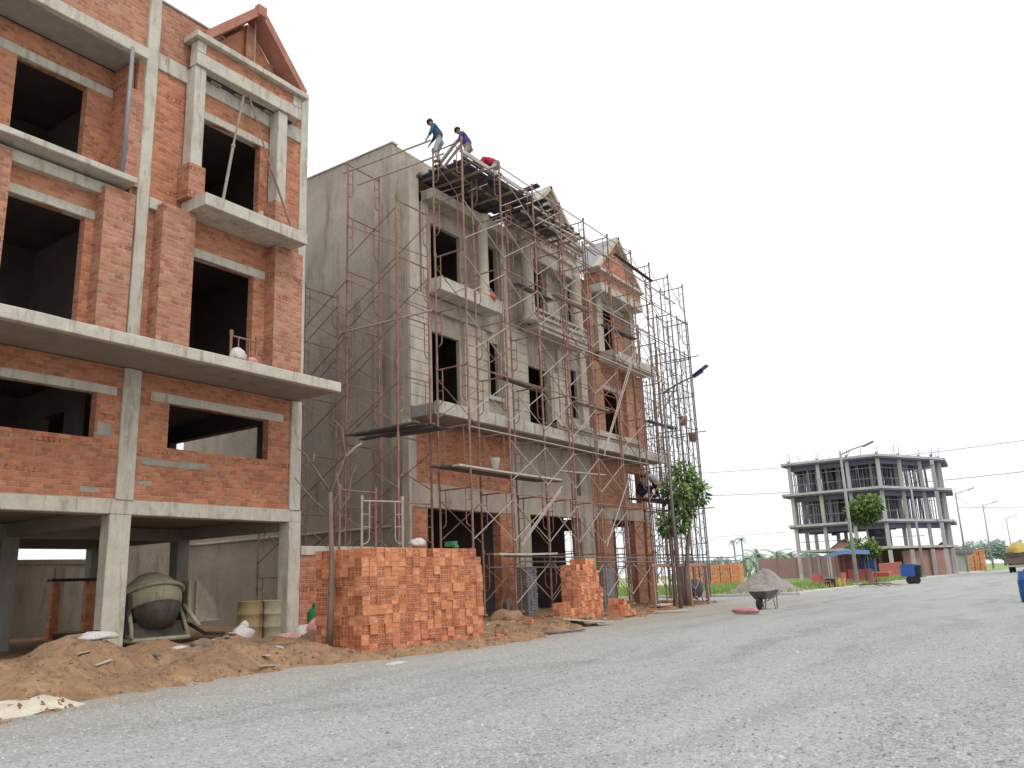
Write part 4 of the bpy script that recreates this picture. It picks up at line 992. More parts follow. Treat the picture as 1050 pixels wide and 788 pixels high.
MB().obox(mc+Vector((.28, 0, -.66)), (.03, 0, .02), (0, .62, 0), (-.06, 0, .16)).build('guard', 'mixer_dark', MX)
pts = []; u_ = ax.orthogonal().normalized(); w_ = ax.cross(u_)
for k in range(25):
    a = 2*math.pi*k/24; pts.append(mc+ax*.08+(u_*math.cos(a)+w_*math.sin(a))*.70)
MB().tube(pts, .045, 8).build('ring_gear', 'mixer', MX, smooth=True)
b = MB()
for s in (-.62, .62):
    b.tube([mc+Vector((.1, s, 0)), mc+Vector((.35, s*1.05, -.55)), mc+Vector((.45, s*1.1, -.8))], .045, 7)
    b.tube([mc+Vector((.1, s, 0)), mc+Vector((-.45, s*1.05, -.8))], .045, 7)
    b.tube([(-16.95, 11.13+s, .28), (-18.1, 11.13+s, .28)], .05, 7)
b.tube([(-16.98, 10.5, .28), (-16.98, 11.8, .28)], .05, 7); b.tube([mc+Vector((.2, .66, -.1)), mc+Vector((.75, .75, -.62))], .05, 7)
b.build('frame', 'mixer', MX, smooth=True)
b = MB(); b.prism([(-17.2, 11.86, 1.50), (-17.2, 12.12, 1.52), (-17.2, 12.62, .98), (-17.2, 12.66, .62), (-17.2, 11.94, .62)], (-.55, 0, 0)); b.build('hopper', 'skip', MX)
b = MB(); b.box(-17.19, -17.12, 11.82, 11.9, .6, 1.52); b.box(-17.19, -17.12, 12.02, 12.07, .66, 1.5); b.rbox(-17.2, -17.1, 11.88, 12.68, .57, .62, .3, .003); b.build('hopper_frame', 'mixer', MX)
MB().tube([(-17.4, 11.95, .6), (-17.4, 12.5, .3), (-17.2, 12.9, .28)], .04, 7).build('hopper_rail', 'mixer_dark', MX)
for s in (10.55, 11.75):
    MB().lathe((-17.75, s, .32), [(.06, -.05), (.2, -.05), (.2, .05), (.06, .05)], 16, (0, 1, 0)).build('wheel', 'rubber', MX, smooth=False)

# drums
def drum(x, y, z, r, h, mat, label, tilt=0):
    T = thing('steel_drum', (x, y, z), label, 'drum', 'steel drums beside the right column')
    MB().lathe((x, y, z), [(r-.01, 0), (r+.008, .02), (r, .04), (r, h*.32), (r+.012, h*.34), (r, h*.36), (r, h*.64), (r+.012, h*.66), (r, h*.68), (r, h-.03), (r+.01, h-.01), (r-.01, h), (r-.03, h-.03), (r-.04, h*.3)], 24).build('drum', mat, T, smooth=True)
    MB().lathe((x, y, z), [(r-.015, h-.09), (r-.02, h-.085)], 24).build('contents', 'mixer_dark', T)
    T.rotation_euler = (tilt, 0, 0)
drum(-16.55, 13.1, .10, .29, .90, 'barrel', 'rusty yellow steel drum, left one of two beside the concrete column')
drum(-16.25, 13.62, .08, .30, .92, 'mixer', 'cement-grey steel drum, right one of two beside the concrete column', .03)

zq = lambda x, y: zdirt(x, y)
def onsand(x, y, dz=0): return (x, y, zdirt(x, y)+dz)
sack('sack', onsand(-14.2, 11.05, .13), (.22, .3, .2), 'bag', 'crumpled white sack sitting on the sand in front of the drums', rz=.4, seed=1)
sack('sack', onsand(-14.2, 11.1, .31), (.09, .1, .12), 'bag', 'twisted white neck of cloth on top of the crumpled white sack', seed=4)
sack('sack', onsand(-14.15, 12.2, .10), (.22, .42, .15), 'bag_pink', 'long pink and white sack lying at the foot of the right column', seed=2)
sack('sack', onsand(-14.1, 12.62, .14), (.28, .38, .26), 'bag', 'white and pink sack bulging in the middle of the heap by the column', rz=.5, seed=5)
sack('sack', onsand(-13.8, 12.75, .22), (.2, .3, .28), 'bag_pink', 'pinkest sack on the right of the heap by the sapling', rz=-.3, seed=8)
sack('sack', onsand(-14.05, 11.85, .06), (.15, .22, .1), 'bag_red', 'flat red sack at the left tip of the sack heap', seed=18)
sack('plastic_sheet', onsand(-13.2, 7.5, .04), (.28, .33, .09), 'bag', 'crumpled white plastic sheet on the sand beside the black tub', 'plastic sheet', seed=12)
sack('cement_bag', onsand(-9.45, 10.35, .03), (.15, .3, .05), 'bag', 'flattened white cement bag on the road edge before the large brick stack', 'bag', seed=15, rz=.2)
sack('rag', onsand(-12.6, 9.0, .05), (.14, .22, .12), 'bark', 'dark brown rag heap lying on the sand below the left column', 'rag', seed=16)
sack('paper_bag', onsand(-12.8, 8.75, .05), (.1, .2, .07), 'bag', 'small torn white bag beside the brown rag on the sand', 'bag', seed=17)
sack('sack', (-8.55, 24.5, .08), (.2, .52, .12), 'bag_pink', 'pink and red sack lying alone on the open gravel road', rz=1.2, seed=21)
MB().lathe(onsand(-14.3, 7.75, .12), [(.28, 0), (.36, .30), (.38, .32), (.34, .31), (.27, .05)], 20).build('mortar_tub', 'rubber', smooth=True, label='black rubber mortar tub half sunk behind the sand heap', cat='tub', origin=onsand(-14.6, 8.1))
T = thing('plastic_can', (-14.2, 13.0, .2), 'dark green plastic can standing behind the bare sapling', 'can')
MB().lathe((-14.2, 13.0, .2), [(.17, 0), (.19, .05), (.19, .5), (.14, .58), (.06, .62), (.06, .68)], 14).build('can', 'green', T, smooth=True)
MB().tube([(-14.2, 12.9, .8), (-14.2, 12.91, .9), (-14.2, 13.09, .9), (-14.2, 13.1, .8)], .015, 6).build('handle', 'green', T)
def gplank(x, y, L, ang, mat, label, dz=.03, wd=.16, th=.03, cat='plank'):
    z = max(zdirt(x, y), 0)+dz
    ax = Vector((math.cos(ang), math.sin(ang), 0)); za = max(zdirt(x+ax.x*L/2, y+ax.y*L/2), 0); zb_ = max(zdirt(x-ax.x*L/2, y-ax.y*L/2), 0)
    return plank('plank', mat, (x, y, (za+zb_)/2+dz+.01), (ax.x*L, ax.y*L, za-zb_), L, wd, th, label, cat)
gplank(-12.7, 10.0, 1.4, 1.95, 'wood', 'pale thin plank lying on the sand between the rag and the white sack', .05, .08)
gplank(-10.9, 19.1, 1.7, 1.2, 'wood_pale', 'wide pale board lying at the road edge in front of the smaller brick stack', .07, .3, .04)
gplank(-10.2, 16.9, 1.2, 1.3, 'board', 'dark narrow strip of board on the road edge', .03, .1)
gplank(-11.6, 26.0, 1.3, .9, 'wood_pale', 'pale splintered board near the scaffold feet by the leafy tree', .06, .25)
gplank(-13.1, 28.5, .9, 1.5, 'bag', 'folded white panel propped up near the scaffold feet', .12, .5, .03)
gplank(-12.8, 22.6, 1.0, .4, 'wood', 'short timber offcut on the dirt left of the grey brick stack', .06, .1)
def limepatch():
    b = MB(); n = 26
    c0 = (-10.15, 4.75); b.v.append((c0[0], c0[1], zdirt(*c0)+.03))
    for k in range(n):
        a = 2*math.pi*k/n; r = 1+.25*noise.noise((math.cos(a)*1.5, math.sin(a)*1.5, 4))
        for q in (.55, 1.0):
            x = c0[0]+math.cos(a)*.42*r*q; y = c0[1]+math.sin(a)*1.0*r*q; b.v.append((x, y, zdirt(x, y)+(.035 if q < 1 else .004)))
    for k in range(n):
        a, c_ = 1+k*2, 1+((k+1) % n)*2
        b.f += [(0, a, c_), (a, a+1, c_+1, c_)]
    b.build('lime_patch', 'lime', smooth=True, label='patch of spilled pale lime on the sand at the bottom left', cat='spilled lime', origin=(*c0, 0))
limepatch()

# ---------------------------------------------------------------- bricks
def brick_mesh(mat='lbrick'):
    b = bmesh.new(); L, Wd, H = .182, .085, .083
    bmesh.ops.create_cube(b, size=1)
    for v in b.verts: v.co = Vector((v.co.x*L, v.co.y*Wd, v.co.z*H))
    bmesh.ops.bevel(b, geom=b.edges[:], offset=.004, segments=1)
    for f_ in b.faces: f_.material_index = 0
    for sx in (-1, 1):
        for (y, z) in ((-.2, -.2), (.2, -.2), (.2, .2), (-.2, .2)):
            q = .012; x = sx*(L/2+.0012)
            vs = [b.verts.new((x, y*Wd+dy*q, z*H+dz*q)) for dy, dz in ((-1,-1),(1,-1),(1,1),(-1,1))]
            if sx < 0: vs.reverse()
            ff = b.faces.new(vs); ff.material_index = 1
    me = bpy.data.meshes.new('brick'); b.to_mesh(me); b.free()
    me.materials.append(M[mat]); me.materials.append(M['hole']); return me
BM = brick_mesh()
BV = [v.co.copy() for v in BM.vertices]; BF = [(tuple(p.vertices), p.material_index) for p in BM.polygons]
def bundle(name, items, label, cat='bricks', group=None, parent=None, origin=(0, 0, 0), kind=None):
    me = bpy.data.meshes.new(name); v = []; fs = []; mi = []
    o_ = Vector(origin)
    for (p, rz, tl) in items:
        m = Matrix.Translation(Vector(p)-o_) @ Matrix.Rotation(rz, 4, 'Z') @ Matrix.Rotation(tl, 4, 'X'); n = len(v)
        v += [tuple(m @ c_) for c_ in BV]
        for f_, k in BF: fs.append(tuple(i+n for i in f_)); mi.append(k)
    me.from_pydata(v, [], fs); me.materials.append(M['lbrick']); me.materials.append(M['hole'])
    me.polygons.foreach_set('material_index', mi)
    o = bpy.data.objects.new(name, me); col.objects.link(o); o.location = o_
    return tag(o, label, cat, group, kind)
# large stack: street face along Y at x = -11, left face along X at y = 11.1
random.seed(21)
def stack_items(x0, y0, wy, wx, H, face='both', lean=0.0):
    """cells two bricks high and one brick long, each turned lengthwise or end-on, pushed in and out a little"""
    it = []; cw = .187; chh = .172
    ny = int(wy/cw); nx = int(wx/cw); nz = int(H/chh)
    for k in range(nz):
        for j in range(ny):
            for i in range(nx):
                edge = i == 0 or j == 0 or k == nz-1 or (j == ny-1)
                if not edge: continue
                zt = k*chh; endon = random.random() < .5
                px = rnd(-.025, .02) if i == 0 else 0; py = rnd(-.03, .02) if j == 0 else 0
                if k == nz-1 and random.random() < (.25 if j > ny-3 else .10): continue
                for a in range(2):
                    for c_ in range(2):
                        z = zt+.043+a*.086
                        if endon: p = (x0-i*cw-.091+px, y0+j*cw+.045+c_*.092+py, z); rz = 0+rnd(-.02, .02)
                        else: p = (x0-i*cw-.045-c_*.092+px, y0+j*cw+.093+py, z); rz = math.pi/2+rnd(-.02, .02)
                        it.append(((p[0]-lean*z+rnd(-.004, .004), p[1]+lean*z*.6+rnd(-.003, .003), p[2]), rz, 0))
    return it
ROT = R(-4)
items = stack_items(0, 0, 3.4, 1.35, 1.95, lean=.02)
bx0, by0, bz0 = -10.95, 11.12, .02
def place(it):
    out = []
    for (p, rz, tl) in it:
        q = Matrix.Rotation(ROT, 4, 'Z') @ Vector(p); out.append(((bx0+q.x, by0+q.y, bz0+p[2]), rz+ROT, tl))
    return out
items = place(items)
front = [q for q in items]
front.sort(key=lambda q: (Vector(q[0])-CAM).length - (0.6 if q[0][0] > -11.2 else 0) - (.3 if q[0][1] < 11.4 else 0))
near = front[:300]; rest = front[300:]
for (p, rz, tl) in near:
    o = bpy.data.objects.new('brick', BM); col.objects.link(o); o.location = p; o.rotation_euler = (0, 0, rz)
    tag(o, 'loose orange hollow brick in the near part of the large brick stack', 'brick', 'bricks of the large stack')
rest_o = bundle('brick_stack', rest, 'remaining orange hollow bricks of the large street-side stack', origin=(bx0-.6, by0+2, bz0), kind='stuff')
core = MB().box(bx0-1.1, bx0-.24, by0+.3, by0+3.5, .0, 1.7)
core.v = [tuple((Matrix.Translation(Vector((bx0, by0, 0))) @ Matrix.Rotation(ROT, 4, 'Z') @ Matrix.Translation(Vector((-bx0, -by0, 0)))) @ Vector(v)) for v in core.v]
core.build('brick_core', 'lbrick', rest_o)
# fallen bricks at its foot
random.seed(4)
fb = [(-10.55, 12.4), (-10.6, 13.6), (-10.5, 14.2), (-10.62, 14.9), (-10.45, 11.6), (-10.7, 15.2)]
for (x, y) in fb:
    o = bpy.data.objects.new('brick', BM); col.objects.link(o); o.location = onsand(x, y, .04); o.rotation_euler = (rnd(-.2, .2), rnd(-.2, .2), rnd(0, 3))
    tag(o, 'single orange brick fallen on the dirt at the foot of the large stack', 'brick', 'bricks fallen beside the large stack')
MB().obox((-11.05, 13.85, 2.02), (.09, .02, 0), (-.02, .11, .01), (0, 0, .05)).obox((-10.98, 13.9, 1.97), (.02, .02, -.06), (-.02, .08, .01), (.02, 0, .04)).build('glove', 'green', label='small bright green cloth on top of the large brick stack', cat='cloth', origin=(-11, 13.85, 2))
sack('sack', (-11.5, 13.3, 2.04), (.16, .2, .12), 'bag', 'little white bag on top of the large brick stack', seed=31)
# smaller stacks further along
def steps(name, x, y, cols_, label, rz=0):
    it = []
    for (i, j, n) in cols_:
        for k in range(n):
            eo = random.random() < .5
            for a in range(2):
                for c_ in range(2):
                    if eo: it.append(((x-i*.187-.091+rnd(-.02, .02), y+j*.187+.045+c_*.092, .06+k*.172+.043+a*.086), rnd(-.03, .03), 0))
                    else: it.append(((x-i*.187-.045-c_*.092+rnd(-.02, .02), y+j*.187+.093, .06+k*.172+.043+a*.086), math.pi/2+rnd(-.03, .03), 0))
    return bundle(name, it, label, 'brick stack', origin=(x, y, .05))
c2 = [(i, j, (9 if j < 3 else 10 if j < 6 else 8-2*(j-6)) - (1 if i == 0 and random.random() < .3 else 0)) for i in range(3) for j in range(0, 8) if (i == 0 or j == 0 or True)]
steps('brick_stack', -12.3, 21.2, c2, 'tall orange brick stack stepping down to the right, in front of the middle doorway')
steps('brick_stack', -11.7, 22.9, [(i, j, max(1, 3-j)) for i in range(3) for j in range(4)], 'low stepped end of orange bricks on the right of the tall stack')
steps('brick_stack', -12.0, 19.9, [(i, j, (3 if j < 2 else 2)) for i in range(2) for j in range(4)], 'low orange brick stack left of the tall stepped one')
def greystack(x, y, wx, wy, n, label):
    b = MB()
    for k in range(n):
        for j in range(int(wy/.2)):
            for i in range(2):
                yy = y+j*.2+rnd(-.012, .012); xx = x-i*wx/2+rnd(-.012, .012)
                b.box(xx-wx/2+.006, xx, yy, yy+.188, .1+k*.09, .1+k*.09+.08)
    return b.build('block_stack', 'gbrick', label=label, cat='block stack', origin=(x, y, .1))
greystack(-14.2, 26.3, .5, .9, 16, 'grey cement block stack right of the orange brick stack')
greystack(-14.9, 21.0+1.5, .4, .62, 17, 'grey cement block stack beside the pier left of the middle doorway')
# cable reel
T = thing('cable_reel', (-14.1, 20.2, .1), 'small brown reel standing on edge in front of the grey house doorway', 'reel')
for s in (-.1, .1): MB().lathe((-14.1+s, 20.2, .42), [(.12, -.02), (.33, -.02), (.33, .02), (.12, .02)], 20, (1, .35, 0)).build('disc', 'bark', T)
MB().lathe((-14.1, 20.2, .42), [(.14, -.12), (.14, .12)], 16, (1, .35, 0)).build('core', 'mixer_dark', T)
for (x, y, z, s, sd, lb) in ((-13.2, 18.9, .2, .35, 41, 'rounded brown dirt mound below the scaffold beside the reel'),):
    sack('dirt_mound', (x, y, z), (.5, .55, .3), 'sand', lb, 'dirt mound', seed=sd)
# dirt debris pieces
random.seed(9)
dl = ['broken grey rubble piece near the scaffold feet', 'broken orange tile shard near the scaffold feet']
for k in range(46):
    y = rnd(17, 35); x = edge_x(y)-rnd(.3, 2.6); s = rnd(.04, .12); gk = k % 2
    q = MB(); q.obox(onsand(x, y, s*.3), Vector((s, rnd(-.03, .03), rnd(-.02, .02))), Vector((rnd(-.03, .03), s*rnd(.4, .9), 0)), (0, 0, s*rnd(.2, .5)))
    q.build('rubble', ('mortar', 'lbrick')[gk], label=dl[gk], cat='rubble', group=('grey rubble pieces', 'orange tile shards')[gk], origin=onsand(x, y))
sc = {'bag': 'scrap of white plastic trodden into the dirt verge', 'wood_pale': 'short pale wood splinter on the dirt verge', 'board': 'scrap of dark board on the dirt verge'}
for k in range(34):
    y = rnd(2.5, 33) if k % 3 else rnd(3, 11); x = edge_x(y)-rnd(.2, 3.0); mt = ('bag', 'wood_pale', 'board')[k % 3]; a = rnd(0, 3.1); L = rnd(.05, .1) if mt == 'bag' else rnd(.12, .32)
    q = MB(); q.obox(onsand(x, y, .02), (math.cos(a)*L, math.sin(a)*L, rnd(-.02, .02)), (-math.sin(a)*(.05 if mt == 'bag' else .02), math.cos(a)*(.05 if mt == 'bag' else .02), rnd(-.02, .02)), (0, 0, .008))
    q.build('scrap', mt, label=sc[mt], cat='scrap', group=sc[mt].split(' on ')[0].split(' trodden')[0]+' pieces', origin=onsand(x, y))
# site bin under the scaffold end
T = thing('site_bin', (-13.9, 33.6, .05), 'small dark mixing machine standing under the last scaffold bay', 'machine')
MB().lathe((-13.9, 33.6, .5), [(.2, -.25), (.36, -.1), (.38, .2), (.3, .42), (.24, .46)], 16, (.3, -.2, 1)).build('drum', 'board', T, smooth=True)
q = MB()
for (dx, dy) in ((-.3, -.3), (.3, -.3), (.3, .3), (-.3, .3)): q.tube([(-13.9+dx, 33.6+dy, .02), (-13.9+dx*.5, 33.6+dy*.5, .55)], .025, 6)
q.build('frame', 'steel_grey', T)
# dark red site trestle near the leafy tree
T = thing('steel_gate', (-13.1, 30.5, .1), 'rust-red steel trestle gate standing between the scaffold feet and the leafy tree', 'gate')
q = MB(); q.rbox(-13.15, -13.05, 27.9, 33.2, 1.5, 1.62, .5, .004); q.build('rail', 'far_brick', T)
for y in (28.0, 30.6, 31.3, 33.1): MB().rbox(-13.16, -13.06, y, y+.12, 0, 1.49, .5, .003).build('post', 'far_brick', T)

# ---------------------------------------------------------------- vegetation
def limb(b, p, d, L, r, depth, out, rng, spread=.7, up=.25, k=2, shrink=.66):
    pts = [p]; rs = [r]; n = 4
    for i in range(n):
        d = (d+Vector((rng.uniform(-1, 1), rng.uniform(-1, 1), rng.uniform(-.6, 1)))*.14).normalized(); p = p+d*(L/n); pts.append(p); rs.append(r*(1-.32*(i+1)/n))
    b.tube(pts, rs, 6); out.append((p, d, depth))
    if depth > 0:
        for q in range(k):
            nd = (d+Vector((rng.uniform(-1, 1), rng.uniform(-1, 1), rng.uniform(-.3, .6)+up))*spread).normalized()
            limb(b, p, nd, L*shrink*rng.uniform(.8, 1.2), r*.62, depth-1, out, rng, spread, up, k, shrink)
# bare sapling
T = thing('bare_sapling', (-11.85, 11.15, .25), 'bare leafless sapling leaning in front of the large brick stack', 'sapling')
b = MB(); V_ = Vector
trunk = [V_((-11.6, 10.95, .1)), V_((-11.62, 11.0, .9)), V_((-11.68, 11.06, 1.8)), V_((-11.75, 11.08, 2.5)), V_((-11.8, 11.12, 3.0))]
b.tube(trunk, [.065, .058, .05, .045, .04], 8)
b.build('trunk', 'bark', T, smooth=True)
brs = [[(-11.8, 11.12, 3.0), (-11.8, 11.35, 3.4), (-11.8, 11.5, 3.75), (-11.8, 11.42, 4.3)], [(-11.8, 11.5, 3.72), (-11.75, 11.75, 3.95), (-11.7, 11.86, 4.02)], [(-11.8, 11.12, 3.0), (-11.9, 10.85, 3.4), (-12, 10.6, 3.75), (-12, 10.45, 3.8)],
       [(-11.76, 11.08, 2.55), (-11.9, 10.7, 2.9), (-12, 10.4, 3.25)], [(-11.75, 11.1, 2.4), (-11.6, 11.4, 2.9), (-11.55, 11.42, 3.3), (-11.5, 11.5, 3.5)], [(-11.9, 10.75, 3.55), (-11.95, 10.85, 3.75)], [(-11.8, 11.46, 3.8), (-11.82, 11.4, 4.3), (-11.9, 11.3, 4.45)], [(-11.78, 11.1, 2.7), (-11.7, 11.25, 3.0), (-11.72, 11.2, 3.4)]]
for q in brs: MB().tube(q, .024, 6, r2=.009).build('branch', 'bark', T, smooth=True)
MB().tube(brs[1], .03, 7, r2=.02).build('branch', 'wood', T, smooth=True)

def leafcloud(b, cs, n, size, rng, flat=.5, droop=.3, long_=2.2):
    for i in range(n):
        (c_, r_) = rng.choice(cs)
        while True:
            q = V_((rng.uniform(-1, 1), rng.uniform(-1, 1), rng.uniform(-1, 1)))
            if q.length < 1: break
        q = q.normalized()*(q.length**.5)
        p = V_(c_)+V_((q.x*r_[0], q.y*r_[1], q.z*r_[2]))
        d = (q+V_((rng.uniform(-1, 1), rng.uniform(-1, 1), rng.uniform(-1, 1)))*.7+V_((0, 0, -droop))).normalized()
        s = size*rng.uniform(.6, 1.25); w_ = d.cross(V_((rng.uniform(-1, 1), rng.uniform(-1, 1), rng.uniform(-1, 1)))).normalized()*s/long_*.5
        m = p+d*s*.5+V_((0, 0, s*.06)); b.add([p, m-w_, p+d*s, m+w_], [(0, 1, 2, 3)])
def tree(name, base, trunkpts, radii, blobs, n, size, label, leafmats=('leaf', 'leaf_dark', 'leaf_pale'), cat='tree', group=None, seed=1, barkm='bark', long_=2.2, branches=True):
    rng = random.Random(seed); T = thing(name, base, label, cat, group)
    MB().tube(trunkpts, radii, 8).build('trunk', barkm, T, smooth=True)
    if branches:
        b = MB(); top = V_(trunkpts[-1]); mid = V_(trunkpts[-2])
        for (c_, r_) in blobs: 
            st = top.lerp(mid, rng.uniform(0, .6)); b.tube([st, st.lerp(V_(c_), .5)+V_((0, 0, -.1)), V_(c_)], radii[-1]*.7, 6, r2=radii[-1]*.2)
        b.build('limbs', barkm, T, smooth=True)
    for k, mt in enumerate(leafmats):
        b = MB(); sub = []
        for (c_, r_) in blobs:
            if k == 1: sub.append(((c_[0], c_[1], c_[2]-r_[2]*.35), (r_[0]*.82, r_[1]*.82, r_[2]*.7)))  # crown shading put into leaf colour: dark leaves low, pale ones on top
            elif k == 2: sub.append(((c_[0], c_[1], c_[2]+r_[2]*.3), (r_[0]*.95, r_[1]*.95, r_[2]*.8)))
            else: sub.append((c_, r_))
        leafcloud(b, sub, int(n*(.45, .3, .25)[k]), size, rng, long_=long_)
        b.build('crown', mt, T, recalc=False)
    return T
# leafy street tree in front of the brick house
TS = -.62
bl = [((-12.7, 31.0, 4.55), (.75, .85, .8)), ((-12.4, 31.7, 4.3), (.6, .7, .6)), ((-12.9, 30.5, 4.2), (.5, .55, .55)), ((-12.7, 31.0, 3.7), (.5, .6, .6)), ((-12.6, 31.1, 5.05), (.4, .5, .4)), ((-12.6, 31.9, 4.55), (.45, .5, .35)), ((-12.8, 30.7, 3.1), (.35, .4, .45)), ((-13.0, 30.0, 3.0), (.35, .35, .4)), ((-12.4, 30.4, 4.0), (.3, .4, .4))]
bl = [((x, y+TS, z+.05), (a*.78, b_*.74, c_*.8)) for (x, y, z), (a, b_, c_) in bl]
tree('street_tree', (-12.9, 30.4, .05), [(-12.9, 30.5, 0), (-12.88, 30.55, 1.2), (-12.8, 30.75, 2.3), (-12.7, 31.0, 3.3), (-12.65, 31.05, 4.0)], [.12, .10, .085, .065, .04], bl, 2100, .27,
     'leafy young street tree with dark underside in front of the brick house scaffold', seed=3, long_=3.2)
T2 = thing('bare_tree', (-13.0, 29.6, .05), 'thin leafless tree stem just left of the leafy street tree', 'tree')
MB().tube([(-13.0, 29.5, 0), (-13.0, 29.6, 1.4), (-12.9, 29.3, 2.6), (-12.9, 29.0, 3.5)], .06, 7, r2=.02).build('trunk', 'bark', T2, smooth=True)
MB().tube([(-13.0, 29.58, 1.6), (-12.9, 30.0, 2.6), (-12.9, 30.2, 3.4)], .035, 6, r2=.012).build('branch', 'bark', T2, smooth=True)
# tree by the stall
bl = [((-13.4, 66.2, 5.4), (1.0, 1.1, .8)), ((-12.9, 66.0, 5.6), (.9, .8, .7)), ((-13.9, 66.2, 5.2), (.7, .8, .6)), ((-13.3, 66.2, 4.9), (.9, .9, .5))]
tree('street_tree', (-13.3, 66, .1), [(-13.3, 66, 0), (-13.32, 66, 1.5), (-13.25, 66, 3), (-13.35, 66, 4.6)], [.12, .1, .08, .06], bl, 2000, .36, 'round-crowned street tree between the two concrete poles by the stall', seed=5)
bl = [((-13.0, 62.3, 2.6), (1.0, .9, .55)), ((-12.5, 62.3, 2.3), (.6, .6, .4))]
tree('street_tree', (-13.0, 62.3, .1), [(-13.0, 62.3, 0), (-13.0, 62.3, 1.2), (-13.0, 62.3, 2.2)], [.07, .06, .04], bl, 900, .3, 'low bushy tree standing just below the round-crowned tree', seed=6)
# grass clumps along the kerb
def tufts(name, x0, x1, y0, y1, n, h, label):
    b = MB(); rng = random.Random(n)
    for i in range(n):
        x = rng.uniform(x0, x1); y = rng.uniform(y0, y1); z = zg(x, y); a = rng.uniform(0, 3.14); hh = h*rng.uniform(.5, 1.2); w_ = .03*rng.uniform(.6, 1.6)+h*.05
        dx, dy = math.cos(a)*w_, math.sin(a)*w_; lx, ly = rng.uniform(-.1, .1), rng.uniform(-.1, .1)
        b.add([(x-dx, y-dy, z-.02), (x+dx, y+dy, z-.02), (x+lx, y+ly, z+hh)], [(0, 1, 2)])
    b.build(name, 'leaf_pale', kind='stuff', label=label, cat='grass', recalc=False)
tufts('grass_tufts', -36, -12.6, 43, 70, 9000, .32, 'bright green rough grass growing beyond the cross street')
tufts('verge_grass', -14.6, -12.4, 66, 84, 2200, .35, 'green grass strip along the kerb by the blue cart')

# distant trees and palms
random.seed(33)
def farcrown(seed, mats=('far_leaf', 'far_leaf', 'far_palm')):
    rng = random.Random(seed); bls = []
    for k in range(7): bls.append(((rng.uniform(-2.4, 2.4), rng.uniform(-1.5, 1.5), rng.uniform(2.6, 5.4)), (rng.uniform(1.0, 2.0),)*2+(rng.uniform(.9, 1.5),)))
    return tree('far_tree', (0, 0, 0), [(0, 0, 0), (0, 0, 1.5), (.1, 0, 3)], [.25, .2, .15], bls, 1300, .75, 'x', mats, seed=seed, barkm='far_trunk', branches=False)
fts = [farcrown(51), farcrown(52), farcrown(53)]
gt = 'hazy trees on the horizon'
lt = 'hazy round-crowned tree in the distant tree line behind the field'
k = 0
def put(protos, X, Y, s, lab, g_):
    global k
    src = protos[k % len(protos)]; k += 1
    return copy_tree(src, (X, Y, 0), rnd(0, 6), lab, g_, (s*rnd(.9, 1.2), s*rnd(.9, 1.2), s*rnd(.8, 1.1)))
for i in range(17):
    Y = rnd(175, 215); t = -.42+.20*i/16
    put(fts, Y*t, Y, rnd(.62, .85), lt, gt)
for i in range(12):
    Y = rnd(290, 350); t = -.118+.125*i/11
    put(fts, Y*t, Y, rnd(.95, 1.25), lt, gt)
for o in fts:
    for ch in list(o.children): bpy.data.objects.remove(ch)
    bpy.data.objects.remove(o)
def palm(base, h, label, seed, cat='palm', fs=.8):
    rng = random.Random(seed); T = thing('palm_tree', base, label, cat, 'distant palms')
    bx_, by_, bz_ = base
    MB().tube([(bx_, by_, 0), (bx_+.3, by_, h*.5), (bx_+.2, by_, h)], [.28, .2, .16], 7).build('trunk', 'far_trunk', T, smooth=True)
    b = MB()
    for q in range(15):
        a = q*2.4+rng.uniform(-.2, .2); el = rng.uniform(-.1, 1.1); p = V_((bx_+.2, by_, h)); d = V_((math.cos(a)*math.cos(el), math.sin(a)*math.cos(el), math.sin(el)))
        sdv = d.cross(V_((0, 0, 1))).normalized(); prev = p
        for m in range(9):
            d = (d+V_((0, 0, -.17))).normalized(); nx_ = prev+d*.42*fs
            for s_ in (-1, 1):
                tip = prev+(sdv*s_*(.75-.04*m)+d*.35+V_((0, 0, -.28)))*fs; b.add([prev, nx_, tip], [(0, 1, 2)])
            b.add([prev-sdv*.03, prev+sdv*.03, nx_], [(0, 1, 2)]); prev = nx_
    b.build('crown', 'far_palm', T, recalc=False)
for i, (px_, Y, h) in enumerate(((-.342, 138, 3.4), (-.330, 142, 3.7), (-.322, 145, 3.1), (-.308, 138, 3.6), (-.299, 141, 3.2), (-.29, 144, 3.0), (-.358, 160, 7.2), (-.348, 165, 7.6))):
    palm((px_*Y, Y, 0), h, 'hazy feathery palm left of the concrete frame building' if i < 6 else 'tall slender palm rising above the distant tree line', 70+i, fs=(.8 if i < 6 else .38))
bl = [((-13.6, 133, 3.4), (1.2, 1.2, .9)), ((-12.8, 133, 3.0), (.9, .9, .8))]

